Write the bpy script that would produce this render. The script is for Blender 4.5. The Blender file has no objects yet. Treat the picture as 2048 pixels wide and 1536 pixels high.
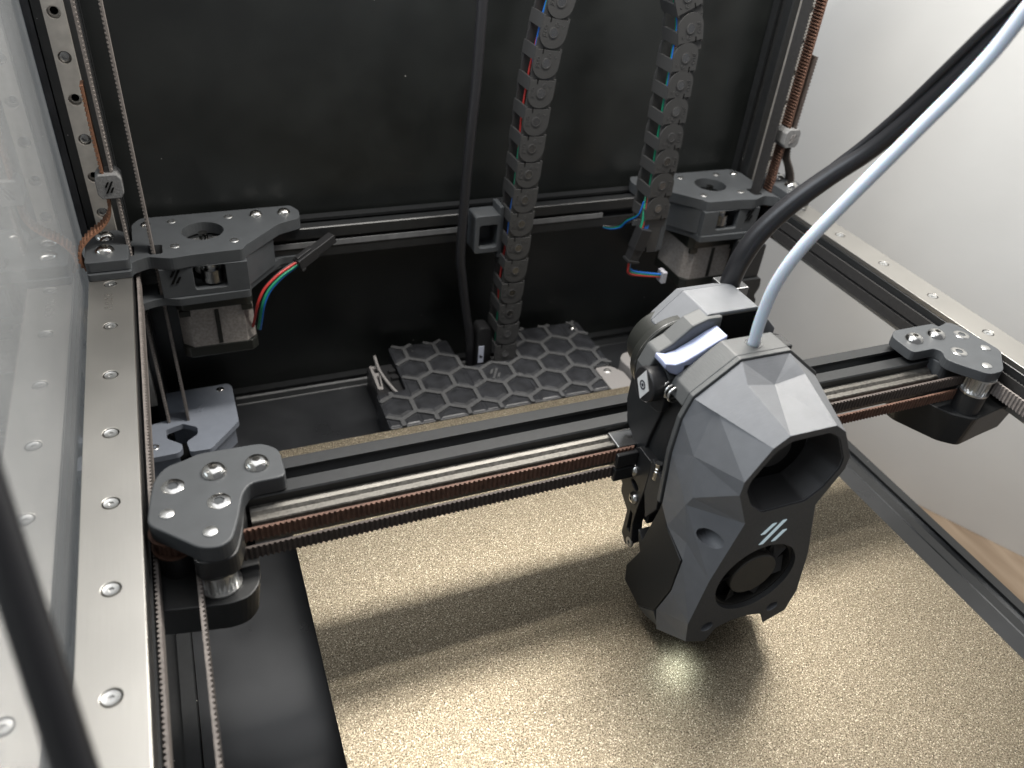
import bpy, bmesh, math, random
from mathutils import Vector, Matrix, Quaternion
random.seed(7)
MM = 0.001
PI = math.pi
SC = bpy.context.scene
COL = SC.collection

# ------------------------------------------------------------------ camera
def setup_camera():
    yaw, pitch, roll = [math.radians(a) for a in (25.12, 36.56, -5.68)]
    fwd = Vector((math.sin(yaw)*math.cos(pitch), math.cos(yaw)*math.cos(pitch), -math.sin(pitch)))
    r0 = Vector((math.cos(yaw), -math.sin(yaw), 0)); d0 = fwd.cross(r0)
    r = r0*math.cos(roll) + d0*math.sin(roll)
    d = -r0*math.sin(roll) + d0*math.cos(roll)
    cd = bpy.data.cameras.new('camera'); co = bpy.data.objects.new('camera', cd); COL.objects.link(co)
    m = Matrix((( r.x, -d.x, -fwd.x), (r.y, -d.y, -fwd.y), (r.z, -d.z, -fwd.z))).to_4x4()
    m.translation = Vector((33.2, 0, 216.15))*MM
    co.matrix_world = m
    cd.sensor_fit = 'HORIZONTAL'; cd.sensor_width = 36.0; cd.lens = 1588.23/2048*36
    cd.clip_start = 0.005; cd.clip_end = 50
    cd.dof.use_dof = True; cd.dof.focus_distance = 0.375; cd.dof.aperture_fstop = 11.5
    SC.camera = co
setup_camera()

# ------------------------------------------------------------------ world and lamps
w = bpy.data.worlds.new('World'); SC.world = w; w.use_nodes = True
bg = w.node_tree.nodes['Background']; bg.inputs[0].default_value = (0.93, 0.95, 1.0, 1); bg.inputs[1].default_value = 0.21

def area(name, loc, aim, size, power, color=(1, 1, 1), shape='DISK', size_y=None):
    l = bpy.data.lights.new(name, 'AREA'); l.shape = shape; l.size = size
    if size_y: l.size_y = size_y
    l.energy = power; l.color = color
    o = bpy.data.objects.new(name, l); COL.objects.link(o)
    o.location = Vector(loc)*MM
    o.rotation_euler = (Vector(aim) - Vector(loc)).to_track_quat('-Z', 'Y').to_euler()
    return o
# light bar across the top of the machine (just above the picture), soft room light from the ceiling and an added cool fill from the left
bar = area('light_bar', (300, 346, 350), (300, 60, -92), 0.42, 4.3, (1.0, 0.955, 0.885), 'RECTANGLE', 0.075)
area('ceiling_glow', (0, 600, 1900), (100, 400, 0), 2.4, 27, (0.97, 0.98, 1.0), 'SQUARE')
area('left_fill', (-1100, 250, 900), (150, 250, -20), 1.1, 17, (0.84, 0.91, 1.0), 'SQUARE')  # added fill for the left-facing facets, no known source

SC.view_settings.view_transform = 'Standard'; SC.view_settings.look = 'None'
SC.view_settings.exposure = 0.0; SC.view_settings.gamma = 1.0
SC.render.engine = 'CYCLES'
SC.cycles.use_denoising = True
SC.cycles.max_bounces = 10; SC.cycles.transparent_max_bounces = 12
SC.cycles.sample_clamp_indirect = 6.0
SC.cycles.caustics_reflective = False; SC.cycles.caustics_refractive = False

# ------------------------------------------------------------------ materials
MATS = {}
def mat(name, base, rough=0.5, metal=0.0, bump=None, bscale=(1, 1, 1), bdist=0.0002, var=0.0, vscale=200.0,
        dust=0.0, spec=0.5, coat=0.0, rvar=0.0, trans=0.0, sss=0.0, emit=None, estr=0.0, detail=3.0):
    m = bpy.data.materials.new(name); m.use_nodes = True
    nt = m.node_tree; b = nt.nodes['Principled BSDF']; L = nt.links.new
    b.inputs['Base Color'].default_value = (*base, 1); b.inputs['Roughness'].default_value = rough
    b.inputs['Metallic'].default_value = metal; b.inputs['Specular IOR Level'].default_value = spec
    b.inputs['Coat Weight'].default_value = coat
    b.inputs['Transmission Weight'].default_value = trans
    if sss: b.inputs['Subsurface Weight'].default_value = sss; b.inputs['Subsurface Scale'].default_value = 0.002
    if emit: b.inputs['Emission Color'].default_value = (*emit, 1); b.inputs['Emission Strength'].default_value = estr
    geo = nt.nodes.new('ShaderNodeNewGeometry')
    mp = nt.nodes.new('ShaderNodeMapping'); L(geo.outputs['Position'], mp.inputs[0])
    if bump:
        mp.inputs['Scale'].default_value = bscale
        n = nt.nodes.new('ShaderNodeTexNoise'); n.inputs['Scale'].default_value = bump; n.inputs['Detail'].default_value = detail
        L(mp.outputs[0], n.inputs['Vector'])
        bn = nt.nodes.new('ShaderNodeBump'); bn.inputs['Strength'].default_value = 1.0; bn.inputs['Distance'].default_value = bdist
        L(n.outputs[0], bn.inputs['Height']); L(bn.outputs[0], b.inputs['Normal'])
    col = None
    if var > 0:
        n2 = nt.nodes.new('ShaderNodeTexNoise'); n2.inputs['Scale'].default_value = vscale; n2.inputs['Detail'].default_value = 4
        L(geo.outputs['Position'], n2.inputs['Vector'])
        mr = nt.nodes.new('ShaderNodeMapRange'); mr.inputs[1].default_value = 0.3; mr.inputs[2].default_value = 0.7
        mr.inputs[3].default_value = 1 - var; mr.inputs[4].default_value = 1 + var
        L(n2.outputs[0], mr.inputs[0])
        mx = nt.nodes.new('ShaderNodeVectorMath'); mx.operation = 'SCALE'
        mx.inputs[0].default_value = base; L(mr.outputs[0], mx.inputs['Scale'])
        L(mx.outputs[0], b.inputs['Base Color']); col = mx.outputs[0]
        if rvar:
            mr2 = nt.nodes.new('ShaderNodeMapRange'); mr2.inputs[1].default_value = 0.3; mr2.inputs[2].default_value = 0.7
            mr2.inputs[3].default_value = rough - rvar; mr2.inputs[4].default_value = rough + rvar
            L(n2.outputs[0], mr2.inputs[0]); L(mr2.outputs[0], b.inputs['Roughness'])
    if dust > 0:   # lint and dust specks lying on the surface
        v = nt.nodes.new('ShaderNodeTexVoronoi'); v.inputs['Scale'].default_value = 170; v.inputs['Randomness'].default_value = 1
        L(geo.outputs['Position'], v.inputs['Vector'])
        lt = nt.nodes.new('ShaderNodeMath'); lt.operation = 'LESS_THAN'; lt.inputs[1].default_value = 0.055
        L(v.outputs['Distance'], lt.inputs[0])
        sp = nt.nodes.new('ShaderNodeSeparateColor'); L(v.outputs['Color'], sp.inputs[0])
        g2 = nt.nodes.new('ShaderNodeMath'); g2.operation = 'GREATER_THAN'; g2.inputs[1].default_value = 1 - dust
        L(sp.outputs[0], g2.inputs[0])
        mu = nt.nodes.new('ShaderNodeMath'); mu.operation = 'MULTIPLY'; L(lt.outputs[0], mu.inputs[0]); L(g2.outputs[0], mu.inputs[1])
        mxc = nt.nodes.new('ShaderNodeMix'); mxc.data_type = 'RGBA'
        L(mu.outputs[0], mxc.inputs[0]); mxc.inputs[6].default_value = (*base, 1)
        if col: L(col, mxc.inputs[6])
        mxc.inputs[7].default_value = (0.42, 0.41, 0.39, 1); L(mxc.outputs[2], b.inputs['Base Color'])
    MATS[name] = m
    return m

mat('black_panel', (0.010, 0.0115, 0.011), 0.36, var=0.25, vscale=30, rvar=0.05, dust=0.02, spec=0.7)
mat('deck', (0.020, 0.021, 0.023), 0.30, var=0.2, vscale=40, rvar=0.03, dust=0.08, spec=0.75, bump=35, bdist=0.00006)
mat('extrusion', (0.016, 0.017, 0.018), 0.36, 0.0, bump=2600, bdist=0.00002, dust=0.10, spec=0.65, var=0.15, vscale=300)
mat('grey_print', (0.060, 0.065, 0.070), 0.50, bump=260, bscale=(1, 1, 14), bdist=0.00006, var=0.08, vscale=120, dust=0.05)
mat('black_print', (0.016, 0.017, 0.018), 0.48, bump=260, bscale=(1, 1, 14), bdist=0.00006, dust=0.03)
mat('tool_grey', (0.150, 0.156, 0.166), 0.42, bump=420, bscale=(1.0, 9, 1.0), bdist=0.00007, var=0.05, vscale=200, dust=0.02)
mat('tool_dark', (0.085, 0.088, 0.088), 0.46, bump=420, bscale=(1, 1, 9), bdist=0.00006, var=0.05, vscale=150)
mat('tool_face', (0.075, 0.074, 0.072), 0.62, bump=1700, bdist=0.00012, var=0.12, vscale=1500)  # same filament as the cover, front's shade put into the colour
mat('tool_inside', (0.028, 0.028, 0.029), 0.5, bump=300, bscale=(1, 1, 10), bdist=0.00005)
mat('cover_blue', (0.205, 0.225, 0.265), 0.48, bump=300, bscale=(1, 1, 10), bdist=0.00004, var=0.05)
mat('lilac', (0.33, 0.37, 0.52), 0.40, sss=0.1, bump=200, bdist=0.00004)
mat('clip_grey', (0.19, 0.19, 0.19), 0.62, bump=1500, bdist=0.00025, var=0.15, vscale=900)
mat('steel_plate', (0.50, 0.485, 0.455), 0.42, 1.0, bump=900, bscale=(1, 0.06, 1), bdist=0.00002, var=0.03, vscale=25, rvar=0.02, dust=0.02)
mat('rail_steel', (0.50, 0.475, 0.44), 0.45, 0.6, bump=700, bscale=(0.2, 1, 1), bdist=0.00002, var=0.10, vscale=200, rvar=0.06)
mat('rail_oily', (0.17, 0.163, 0.15), 0.55, 1.0, bump=1100, bdist=0.0001, var=0.25, vscale=700, rvar=0.10)
mat('chrome', (0.62, 0.61, 0.59), 0.17, 1.0, var=0.08, vscale=600, rvar=0.05)
mat('chrome_dark', (0.30, 0.30, 0.30), 0.25, 1.0)
mat('aluminium', (0.66, 0.66, 0.65), 0.33, 1.0, bump=600, bdist=0.00003)
mat('socket', (0.05, 0.05, 0.05), 0.5, 0.6)
mat('hole_black', (0.004, 0.004, 0.004), 0.8, spec=0.1)
mat('belt_black', (0.072, 0.057, 0.050), 0.62, bump=1500, bdist=0.00005, var=0.2, vscale=500)
mat('belt_dark', (0.026, 0.025, 0.025), 0.6, bump=1500, bdist=0.00005, var=0.2, vscale=500)
mat('belt_brown', (0.12, 0.062, 0.042), 0.66, bump=1500, bdist=0.00006, var=0.3, vscale=350)
mat('belt_tan', (0.20, 0.178, 0.165), 0.62, bump=1500, bdist=0.00005, var=0.2, vscale=500)
mat('belt_copper', (0.22, 0.105, 0.06), 0.6, bump=1500, bdist=0.00005, var=0.2, vscale=500)
mat('motor_black', (0.02, 0.021, 0.018), 0.33, spec=0.6)
mat('motor_lam', (0.34, 0.31, 0.285), 0.60, 0.0, bump=900, bscale=(1, 1, 4), bdist=0.00006, var=0.22, vscale=700)
mat('chain_black', (0.030, 0.030, 0.031), 0.36, spec=0.55, bump=900, bdist=0.00003)
mat('chain_side', (0.046, 0.046, 0.046), 0.36, spec=0.55, bump=900, bdist=0.00003)
mat('cable_black', (0.014, 0.014, 0.016), 0.40, spec=0.5)
mat('cable_sleeve', (0.018, 0.018, 0.020), 0.34, spec=0.5, bump=300, bdist=0.00005)
mat('ptfe', (0.62, 0.71, 0.80), 0.22, sss=0.35, spec=0.5)
mat('wire_red', (0.42, 0.035, 0.03), 0.35)
mat('wire_blue', (0.012, 0.12, 0.46), 0.35)
mat('wire_green', (0.01, 0.20, 0.11), 0.35)
mat('wire_black', (0.012, 0.012, 0.012), 0.35)
mat('plug_black', (0.018, 0.018, 0.019), 0.36, spec=0.5)
mat('plug_white', (0.36, 0.36, 0.39), 0.35)
mat('tag_white', (0.62, 0.66, 0.78), 0.4)
mat('foam', (0.07, 0.07, 0.075), 0.8, bump=300, bscale=(3, 3, .3), bdist=0.0003, var=0.3, vscale=90)
mat('slot_grey', (0.15, 0.152, 0.155), 0.6, bump=500, bdist=0.00008, var=0.15)
mat('ink', (0.01, 0.01, 0.02), 0.5)
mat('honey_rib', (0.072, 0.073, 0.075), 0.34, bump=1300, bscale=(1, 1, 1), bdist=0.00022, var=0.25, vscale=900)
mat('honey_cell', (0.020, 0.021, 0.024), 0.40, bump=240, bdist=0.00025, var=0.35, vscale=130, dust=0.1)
mat('dust_grey', (0.20, 0.19, 0.185), 0.7, bump=600, bdist=0.0001)
mat('wall_paint', (0.60, 0.60, 0.585), 0.8, bump=190, bdist=0.00012, var=0.02, vscale=20, detail=6)
mat('bed_black', (0.02, 0.02, 0.02), 0.5)
mat('diamond', (0.75, 0.75, 0.74), 0.4)
mat('led_logo', (0.35, 0.42, 0.44), 0.3, emit=(0.75, 0.93, 1.0), estr=0.36)
mat('fan_black', (0.022, 0.021, 0.019), 0.42)
mat('fan_hub', (0.045, 0.042, 0.036), 0.5)
mat('emboss', (0.060, 0.060, 0.060), 0.3)
mat('brass', (0.55, 0.42, 0.2), 0.3, 1.0)

def gold_material():
    m = bpy.data.materials.new('gold_sheet'); m.use_nodes = True; nt = m.node_tree; L = nt.links.new
    b = nt.nodes['Principled BSDF']
    geo = nt.nodes.new('ShaderNodeNewGeometry')
    n1 = nt.nodes.new('ShaderNodeTexNoise'); n1.inputs['Scale'].default_value = 1750; n1.inputs['Detail'].default_value = 2.5; n1.inputs['Roughness'].default_value = 0.6
    n1.inputs['Distortion'].default_value = 0.8
    L(geo.outputs['Position'], n1.inputs['Vector'])
    bp = nt.nodes.new('ShaderNodeBump'); bp.inputs['Strength'].default_value = 1.0; bp.inputs['Distance'].default_value = 0.00026
    L(n1.outputs[0], bp.inputs['Height']); L(bp.outputs[0], b.inputs['Normal'])
    cr = nt.nodes.new('ShaderNodeValToRGB'); L(n1.outputs[0], cr.inputs[0])
    cr.color_ramp.elements[0].position = 0.38; cr.color_ramp.elements[0].color = (0.085, 0.068, 0.045, 1)
    cr.color_ramp.elements[1].position = 0.66; cr.color_ramp.elements[1].color = (0.49, 0.425, 0.315, 1)
    # lighter flecks: glints of the textured coat put into the colour
    vo = nt.nodes.new('ShaderNodeTexVoronoi'); vo.inputs['Scale'].default_value = 1700; L(geo.outputs['Position'], vo.inputs['Vector'])
    sp = nt.nodes.new('ShaderNodeSeparateColor'); L(vo.outputs['Color'], sp.inputs[0])
    gt = nt.nodes.new('ShaderNodeMath'); gt.operation = 'GREATER_THAN'; gt.inputs[1].default_value = 0.88; L(sp.outputs[0], gt.inputs[0])
    lt = nt.nodes.new('ShaderNodeMath'); lt.operation = 'LESS_THAN'; lt.inputs[1].default_value = 0.42; L(vo.outputs['Distance'], lt.inputs[0])
    mu = nt.nodes.new('ShaderNodeMath'); mu.operation = 'MULTIPLY'; L(gt.outputs[0], mu.inputs[0]); L(lt.outputs[0], mu.inputs[1])
    mc = nt.nodes.new('ShaderNodeMix'); mc.data_type = 'RGBA'; L(mu.outputs[0], mc.inputs[0]); L(cr.outputs[0], mc.inputs[6]); mc.inputs[7].default_value = (0.75, 0.67, 0.53, 1)
    L(mc.outputs[2], b.inputs['Base Color'])
    b.inputs['Metallic'].default_value = 0.95; b.inputs['Roughness'].default_value = 0.33
    MATS['gold'] = m
gold_material()

def wood_material():
    m = bpy.data.materials.new('wood'); m.use_nodes = True; nt = m.node_tree; L = nt.links.new
    b = nt.nodes['Principled BSDF']
    geo = nt.nodes.new('ShaderNodeNewGeometry'); mp = nt.nodes.new('ShaderNodeMapping'); mp.inputs['Scale'].default_value = (9, 1.2, 1)
    mp.inputs['Rotation'].default_value = (0, 0, 0.5)
    L(geo.outputs['Position'], mp.inputs[0])
    n = nt.nodes.new('ShaderNodeTexNoise'); n.inputs['Scale'].default_value = 9; n.inputs['Detail'].default_value = 8; n.inputs['Distortion'].default_value = 0.6
    L(mp.outputs[0], n.inputs[0])
    cr = nt.nodes.new('ShaderNodeValToRGB'); L(n.outputs[0], cr.inputs[0])
    cr.color_ramp.elements[0].position = 0.3; cr.color_ramp.elements[0].color = (0.25, 0.18, 0.12, 1)
    cr.color_ramp.elements[1].position = 0.7; cr.color_ramp.elements[1].color = (0.42, 0.325, 0.235, 1)
    L(cr.outputs[0], b.inputs['Base Color']); b.inputs['Roughness'].default_value = 0.5
    MATS['wood'] = m
wood_material()

def acrylic_material():
    m = bpy.data.materials.new('clear_acrylic'); m.use_nodes = True; nt = m.node_tree; L = nt.links.new
    nt.nodes.remove(nt.nodes['Principled BSDF']); out = nt.nodes['Material Output']
    t = nt.nodes.new('ShaderNodeBsdfTransparent'); t.inputs[0].default_value = (0.90, 0.92, 0.91, 1)
    g = nt.nodes.new('ShaderNodeBsdfGlossy'); g.inputs['Roughness'].default_value = 0.03; g.inputs[0].default_value = (0.95, 0.95, 0.95, 1)
    f = nt.nodes.new('ShaderNodeFresnel'); f.inputs[0].default_value = 1.85
    mx = nt.nodes.new('ShaderNodeMixShader'); L(f.outputs[0], mx.inputs[0]); L(t.outputs[0], mx.inputs[1]); L(g.outputs[0], mx.inputs[2])
    # fine dust and scratches on the sheet scatter some light
    df = nt.nodes.new('ShaderNodeBsdfDiffuse'); df.inputs[0].default_value = (0.80, 0.80, 0.79, 1)
    tl = nt.nodes.new('ShaderNodeBsdfTranslucent'); tl.inputs[0].default_value = (0.80, 0.80, 0.79, 1)
    m2 = nt.nodes.new('ShaderNodeMixShader'); m2.inputs[0].default_value = 0.5; L(df.outputs[0], m2.inputs[1]); L(tl.outputs[0], m2.inputs[2])
    gp = nt.nodes.new('ShaderNodeNewGeometry'); nz = nt.nodes.new('ShaderNodeTexNoise'); nz.inputs['Scale'].default_value = 25; nz.inputs['Detail'].default_value = 8
    L(gp.outputs['Position'], nz.inputs['Vector'])
    mr = nt.nodes.new('ShaderNodeMapRange'); mr.inputs[1].default_value = 0.3; mr.inputs[2].default_value = 0.7; mr.inputs[3].default_value = 0.17; mr.inputs[4].default_value = 0.27
    L(nz.outputs[0], mr.inputs[0])
    m3 = nt.nodes.new('ShaderNodeMixShader'); L(mr.outputs[0], m3.inputs[0]); L(mx.outputs[0], m3.inputs[1]); L(m2.outputs[0], m3.inputs[2])
    L(m3.outputs[0], out.inputs[0]); MATS['acrylic'] = m
acrylic_material()

# ------------------------------------------------------------------ mesh helpers (all in millimetres)
class MB:
    def __init__(s): s.v = []; s.f = []; s.xf = None
    def add(s, vs, fs):
        o = len(s.v); s.v += [tuple(p) for p in vs]; s.f += [tuple(i+o for i in f) for f in fs]; return s
    def box(s, x0, x1, y0, y1, z0, z1):
        vs = [(x, y, z) for x in (x0, x1) for y in (y0, y1) for z in (z0, z1)]
        return s.add(vs, [(0, 1, 3, 2), (4, 6, 7, 5), (0, 4, 5, 1), (2, 3, 7, 6), (0, 2, 6, 4), (1, 5, 7, 3)])
    def prism(s, poly, a, b, axis='z', poly2=None):
        def mk(u, v, h): return (u, v, h) if axis == 'z' else ((u, h, v) if axis == 'y' else (h, u, v))
        n = len(poly); p2 = poly2 or poly
        vs = [mk(u, v, a) for u, v in poly] + [mk(u, v, b) for u, v in p2]
        return s.add(vs, [tuple(range(n))[::-1], tuple(range(n, 2*n))] + [(i, (i+1) % n, n+(i+1) % n, n+i) for i in range(n)])
    def cyl(s, c, r, a, b, axis='z', n=28, r2=None):
        r2 = r if r2 is None else r2
        p = [(c[0]+r*math.cos(2*PI*i/n), c[1]+r*math.sin(2*PI*i/n)) for i in range(n)]
        q = [(c[0]+r2*math.cos(2*PI*i/n), c[1]+r2*math.sin(2*PI*i/n)) for i in range(n)]
        return s.prism(p, a, b, axis, q)
    def lathe(s, prof, n=28, c=(0, 0, 0), hexr=()):
        o = []
        for j, (r, z) in enumerate(prof):
            for i in range(n):
                a = 2*PI*i/n; rr = r
                if j in hexr: rr = r*math.cos(PI/6)/math.cos((a % (PI/3)) - PI/6)
                o.append((c[0]+rr*math.cos(a), c[1]+rr*math.sin(a), c[2]+z))
        fs = []
        for j in range(len(prof)-1):
            for i in range(n):
                fs.append((j*n+i, j*n+(i+1) % n, (j+1)*n+(i+1) % n, (j+1)*n+i))
        fs.append(tuple(range(n))[::-1]); fs.append(tuple(range((len(prof)-1)*n, len(prof)*n)))
        return s.add(o, fs)
    def plate(s, outer, holes, a, b, axis='z'):
        """flat plate with holes, outline in 2D, thickness from a to b along the axis"""
        def mk(u, v, h): return (u, v, h) if axis == 'z' else ((u, h, v) if axis == 'y' else (h, u, v))
        bm = bmesh.new(); loops = []
        for lp in [outer] + list(holes):
            vs = [bm.verts.new((u, v, 0)) for u, v in lp]; loops.append(vs)
            for i in range(len(vs)): bm.edges.new((vs[i], vs[(i+1) % len(vs)]))
        bmesh.ops.triangle_fill(bm, edges=bm.edges[:], use_beauty=True, use_dissolve=False, normal=(0, 0, 1))
        bm.verts.index_update(); bm.verts.ensure_lookup_table()
        n = len(bm.verts)
        co = [(v.co.x, v.co.y) for v in bm.verts]
        fs = [tuple(v.index for v in f.verts) for f in bm.faces]
        vs = [mk(u, v, a) for u, v in co] + [mk(u, v, b) for u, v in co]
        out = [f[::-1] for f in fs] + [tuple(i+n for i in f) for f in fs]
        for lp in loops:
            ids = [v.index for v in lp]
            for i in range(len(ids)):
                p, q = ids[i], ids[(i+1) % len(ids)]; out.append((p, q, q+n, p+n))
        bm.free()
        return s.add(vs, out)
    def tube(s, path, r, n=14, caps=True):
        P = [Vector(p) for p in path]; rings = []; up = None
        for i, p in enumerate(P):
            t = (P[min(i+1, len(P)-1)] - P[max(i-1, 0)]).normalized()
            if up is None:
                up = t.cross(Vector((0, 0, 1)));
                if up.length < 1e-3: up = t.cross(Vector((1, 0, 0)))
                up.normalize()
            else: up = (up - t*up.dot(t)).normalized()
            bi = t.cross(up)
            rr = r[i] if isinstance(r, (list, tuple)) else r
            rings.append([p + up*math.cos(2*PI*k/n)*rr + bi*math.sin(2*PI*k/n)*rr for k in range(n)])
        vs = [q for rg in rings for q in rg]; fs = []
        for i in range(len(P)-1):
            for k in range(n): fs.append((i*n+k, i*n+(k+1) % n, (i+1)*n+(k+1) % n, (i+1)*n+k))
        fs.append(tuple(range(n))[::-1]); fs.append(tuple(range((len(P)-1)*n, len(P)*n)))
        return s.add(vs, fs)
    def belt(s, path, wdir, width, side, pitch=2.0, th=0.8, tooth=0.75):
        """toothed belt: path = centre line of the smooth back, wdir = across the belt, teeth on +-side"""
        P = spline(path, pitch/4) if len(path) > 2 else lin(path, pitch/4)
        W = Vector(wdir).normalized(); vs = []; fs = []
        for i, p in enumerate(P):
            t = (P[min(i+1, len(P)-1)] - P[max(i-1, 0)]).normalized()
            nrm = W.cross(t).normalized()*side
            h = th + (tooth if (i % 4) in (1, 2) else 0.0)
            for a, k in ((-.5, 0), (.5, 0), (.5, h), (-.5, h)): vs.append(p + W*width*a + nrm*k)
        for i in range(len(P)-1):
            for k in range(4): fs.append((i*4+k, i*4+(k+1) % 4, (i+1)*4+(k+1) % 4, (i+1)*4+k))
        fs.append((0, 1, 2, 3)); e = (len(P)-1)*4; fs.append((e+3, e+2, e+1, e))
        return s.add(vs, fs)

def lin(path, step):
    a, b = Vector(path[0]), Vector(path[-1]); n = max(2, int((b-a).length/step))
    return [a + (b-a)*i/n for i in range(n+1)]
def spline(pts, step=None, sub=8):
    P = [Vector(p) for p in pts]; out = []
    for i in range(len(P)-1):
        p0 = P[max(i-1, 0)]; p1 = P[i]; p2 = P[i+1]; p3 = P[min(i+2, len(P)-1)]
        n = sub if step is None else max(1, int((p2-p1).length/step))
        for k in range(n):
            t = k/n; t2 = t*t; t3 = t2*t
            out.append(0.5*((2*p1) + (-p0+p2)*t + (2*p0-5*p1+4*p2-p3)*t2 + (-p0+3*p1-3*p2+p3)*t3))
    out.append(P[-1]); return out
def circ(cx, cy, r, n=24, a0=0): return [(cx+r*math.cos(a0+2*PI*i/n), cy+r*math.sin(a0+2*PI*i/n)) for i in range(n)]
def rrect(x0, x1, y0, y1, r, n=4):
    o = []
    for cx, cy, a in ((x1-r, y1-r, 0), (x0+r, y1-r, PI/2), (x0+r, y0+r, PI), (x1-r, y0+r, 1.5*PI)):
        o += [(cx+r*math.cos(a+PI/2*i/n), cy+r*math.sin(a+PI/2*i/n)) for i in range(n+1)]
    return o
def rounded(poly, r, n=3):
    """2D outline with its corners cut round"""
    o = []; m = len(poly)
    for i in range(m):
        p = Vector(poly[i]); a = Vector(poly[i-1]); b = Vector(poly[(i+1) % m])
        da = a-p; db = b-p; rr = min(r, da.length*.45, db.length*.45)
        s = p + da.normalized()*rr; e = p + db.normalized()*rr
        for k in range(n+1):
            t = k/n; o.append(tuple(s*(1-t)**2 + p*2*t*(1-t) + e*t*t))
    return o

def finish(mesh, smooth):
    bm = bmesh.new(); bm.from_mesh(mesh)
    bmesh.ops.recalc_face_normals(bm, faces=bm.faces[:])
    bm.to_mesh(mesh); bm.free()
    if smooth:
        for p in mesh.polygons: p.use_smooth = True
        try: mesh.set_sharp_from_angle(angle=math.radians(smooth))
        except Exception: pass

def build(name, mb, material, parent=None, bevel=0.0, smooth=0, seg=2, mirror=False, recalc=True):
    vs = mb.v
    if mirror: vs = [(MIR - x, y, z) for x, y, z in vs]
    lo = [min(v[k] for v in vs) for k in range(3)]; hi = [max(v[k] for v in vs) for k in range(3)]
    org = ((lo[0]+hi[0])/2, (lo[1]+hi[1])/2, lo[2])
    me = bpy.data.meshes.new(name)
    me.from_pydata([((x-org[0])*MM, (y-org[1])*MM, (z-org[2])*MM) for x, y, z in vs], [], mb.f)
    finish(me, smooth)
    me.materials.append(MATS[material])
    o = bpy.data.objects.new(name, me); COL.objects.link(o)
    o.location = Vector(org)*MM
    if parent is not None:
        o.parent = parent; o.location = Vector(org)*MM - WORLD[parent.name]
    WORLD[o.name] = Vector(org)*MM
    if bevel:
        b = o.modifiers.new('bevel', 'BEVEL'); b.width = bevel*MM; b.segments = seg; b.limit_method = 'ANGLE'; b.angle_limit = math.radians(32)
        b.use_clamp_overlap = True; b.harden_normals = False
    return o
WORLD = {}
MIR = 418.2
PROTO = {}
def place(name, key, maker, material, loc, rot=(0, 0, 0), parent=None, smooth=40, scale=None):
    """copy of a small shared mesh (screws, pins ...)"""
    if key not in PROTO:
        mb = maker(); me = bpy.data.meshes.new(key)
        me.from_pydata([(x*MM, y*MM, z*MM) for x, y, z in mb.v], [], mb.f); finish(me, smooth)
        for mm_ in (material if isinstance(material, (list, tuple)) else [material]): me.materials.append(MATS[mm_])
        PROTO[key] = me
    o = bpy.data.objects.new(name, PROTO[key]); COL.objects.link(o)
    o.location = Vector(loc)*MM; o.rotation_euler = rot
    if scale: o.scale = scale
    WORLD[o.name] = Vector(loc)*MM
    if parent is not None: o.parent = parent; o.location = Vector(loc)*MM - WORLD[parent.name]
    return o
def tag(o, label, cat, group=None):
    o['label'] = label; o['category'] = cat
    if group: o['group'] = group
    return o
def thing(name, label, cat, loc, group=None):
    o = bpy.data.objects.new(name, None); COL.objects.link(o); o.empty_display_size = 0.01
    o.location = Vector(loc)*MM; WORLD[o.name] = Vector(loc)*MM
    return tag(o, label, cat, group)
def struct(o): o['kind'] = 'structure'; return o

# small hardware
def m_button(): return MB().lathe([(0.01, 0.8), (1.5, 0.8), (1.6, 2.75), (2.3, 2.7), (3.3, 2.25), (4.2, 1.35), (4.75, 0.2), (4.75, -0.6)], 36, hexr=(1, 2))
def m_button_s(): return MB().lathe([(0.01, 0.3), (1.0, 0.3), (1.05, 1.6), (1.6, 1.5), (2.3, 1.1), (2.8, 0.2), (2.8, -0.5)], 24, hexr=(1, 2))
def m_socket(): return MB().lathe([(0.01, -1.6), (2.05, -1.6), (2.1, 0.25), (3.6, 0.25), (4.1, -0.1), (4.15, -1.0)], 36, hexr=(1, 2))
def m_socket_s(): return MB().lathe([(0.01, -1.2), (1.2, -1.2), (1.25, 0.15), (2.2, 0.15), (2.55, -0.1), (2.6, -0.8)], 24, hexr=(1, 2))
def m_pin(): return MB().lathe([(0.01, 0.55), (2.1, 0.55), (2.5, 0.25), (2.5, -0.6)], 28)
def m_csk(): return MB().lathe([(0.01, -1.1), (1.0, -1.1), (1.05, -0.3), (2.1, -0.3), (2.55, -0.15), (2.75, -0.9)], 28, hexr=(1, 2))
def m_railscrew(): return MB().lathe([(0.01, -0.9), (1.3, -0.9), (1.35, 0.25), (2.0, 0.3), (2.6, 0.0), (2.75, -0.4), (2.75, -2.0)], 28, hexr=(1, 2))

def profile2020(cx, cy):
    q = [(-9.4, -10), (-3.1, -10), (-3.1, -8.3), (-5.6, -8.3), (-5.6, -7.0), (-3.2, -4.4), (3.2, -4.4), (5.6, -7.0), (5.6, -8.3), (3.1, -8.3), (3.1, -10), (9.4, -10)]
    o = []
    for k in range(4):
        c, s_ = math.cos(k*PI/2), math.sin(k*PI/2)
        o += [(cx+x*c-y*s_, cy+x*s_+y*c) for x, y in q]
    return o
def slashes(mb, cx, cz, h, depth0, depth1, axis='y', wdt=None, flip=1, slant=0.55):
    """three slanted bars of the maker's mark"""
    wdt = wdt or h*0.17
    for dx, z0, z1 in ((-0.36, 0.02, 0.46), (0.0, -0.5, 0.5), (0.36, -0.46, -0.02)):
        p = []
        for zz, sgn in ((z0, -1), (z0, 1), (z1, 1), (z1, -1)):
            p.append((cx + flip*(dx*h*0.8 + zz*h*slant + sgn*wdt/2), cz + zz*h))
        mb.prism(p, depth0, depth1, axis)
    return mb
def stairs(): pass

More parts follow.
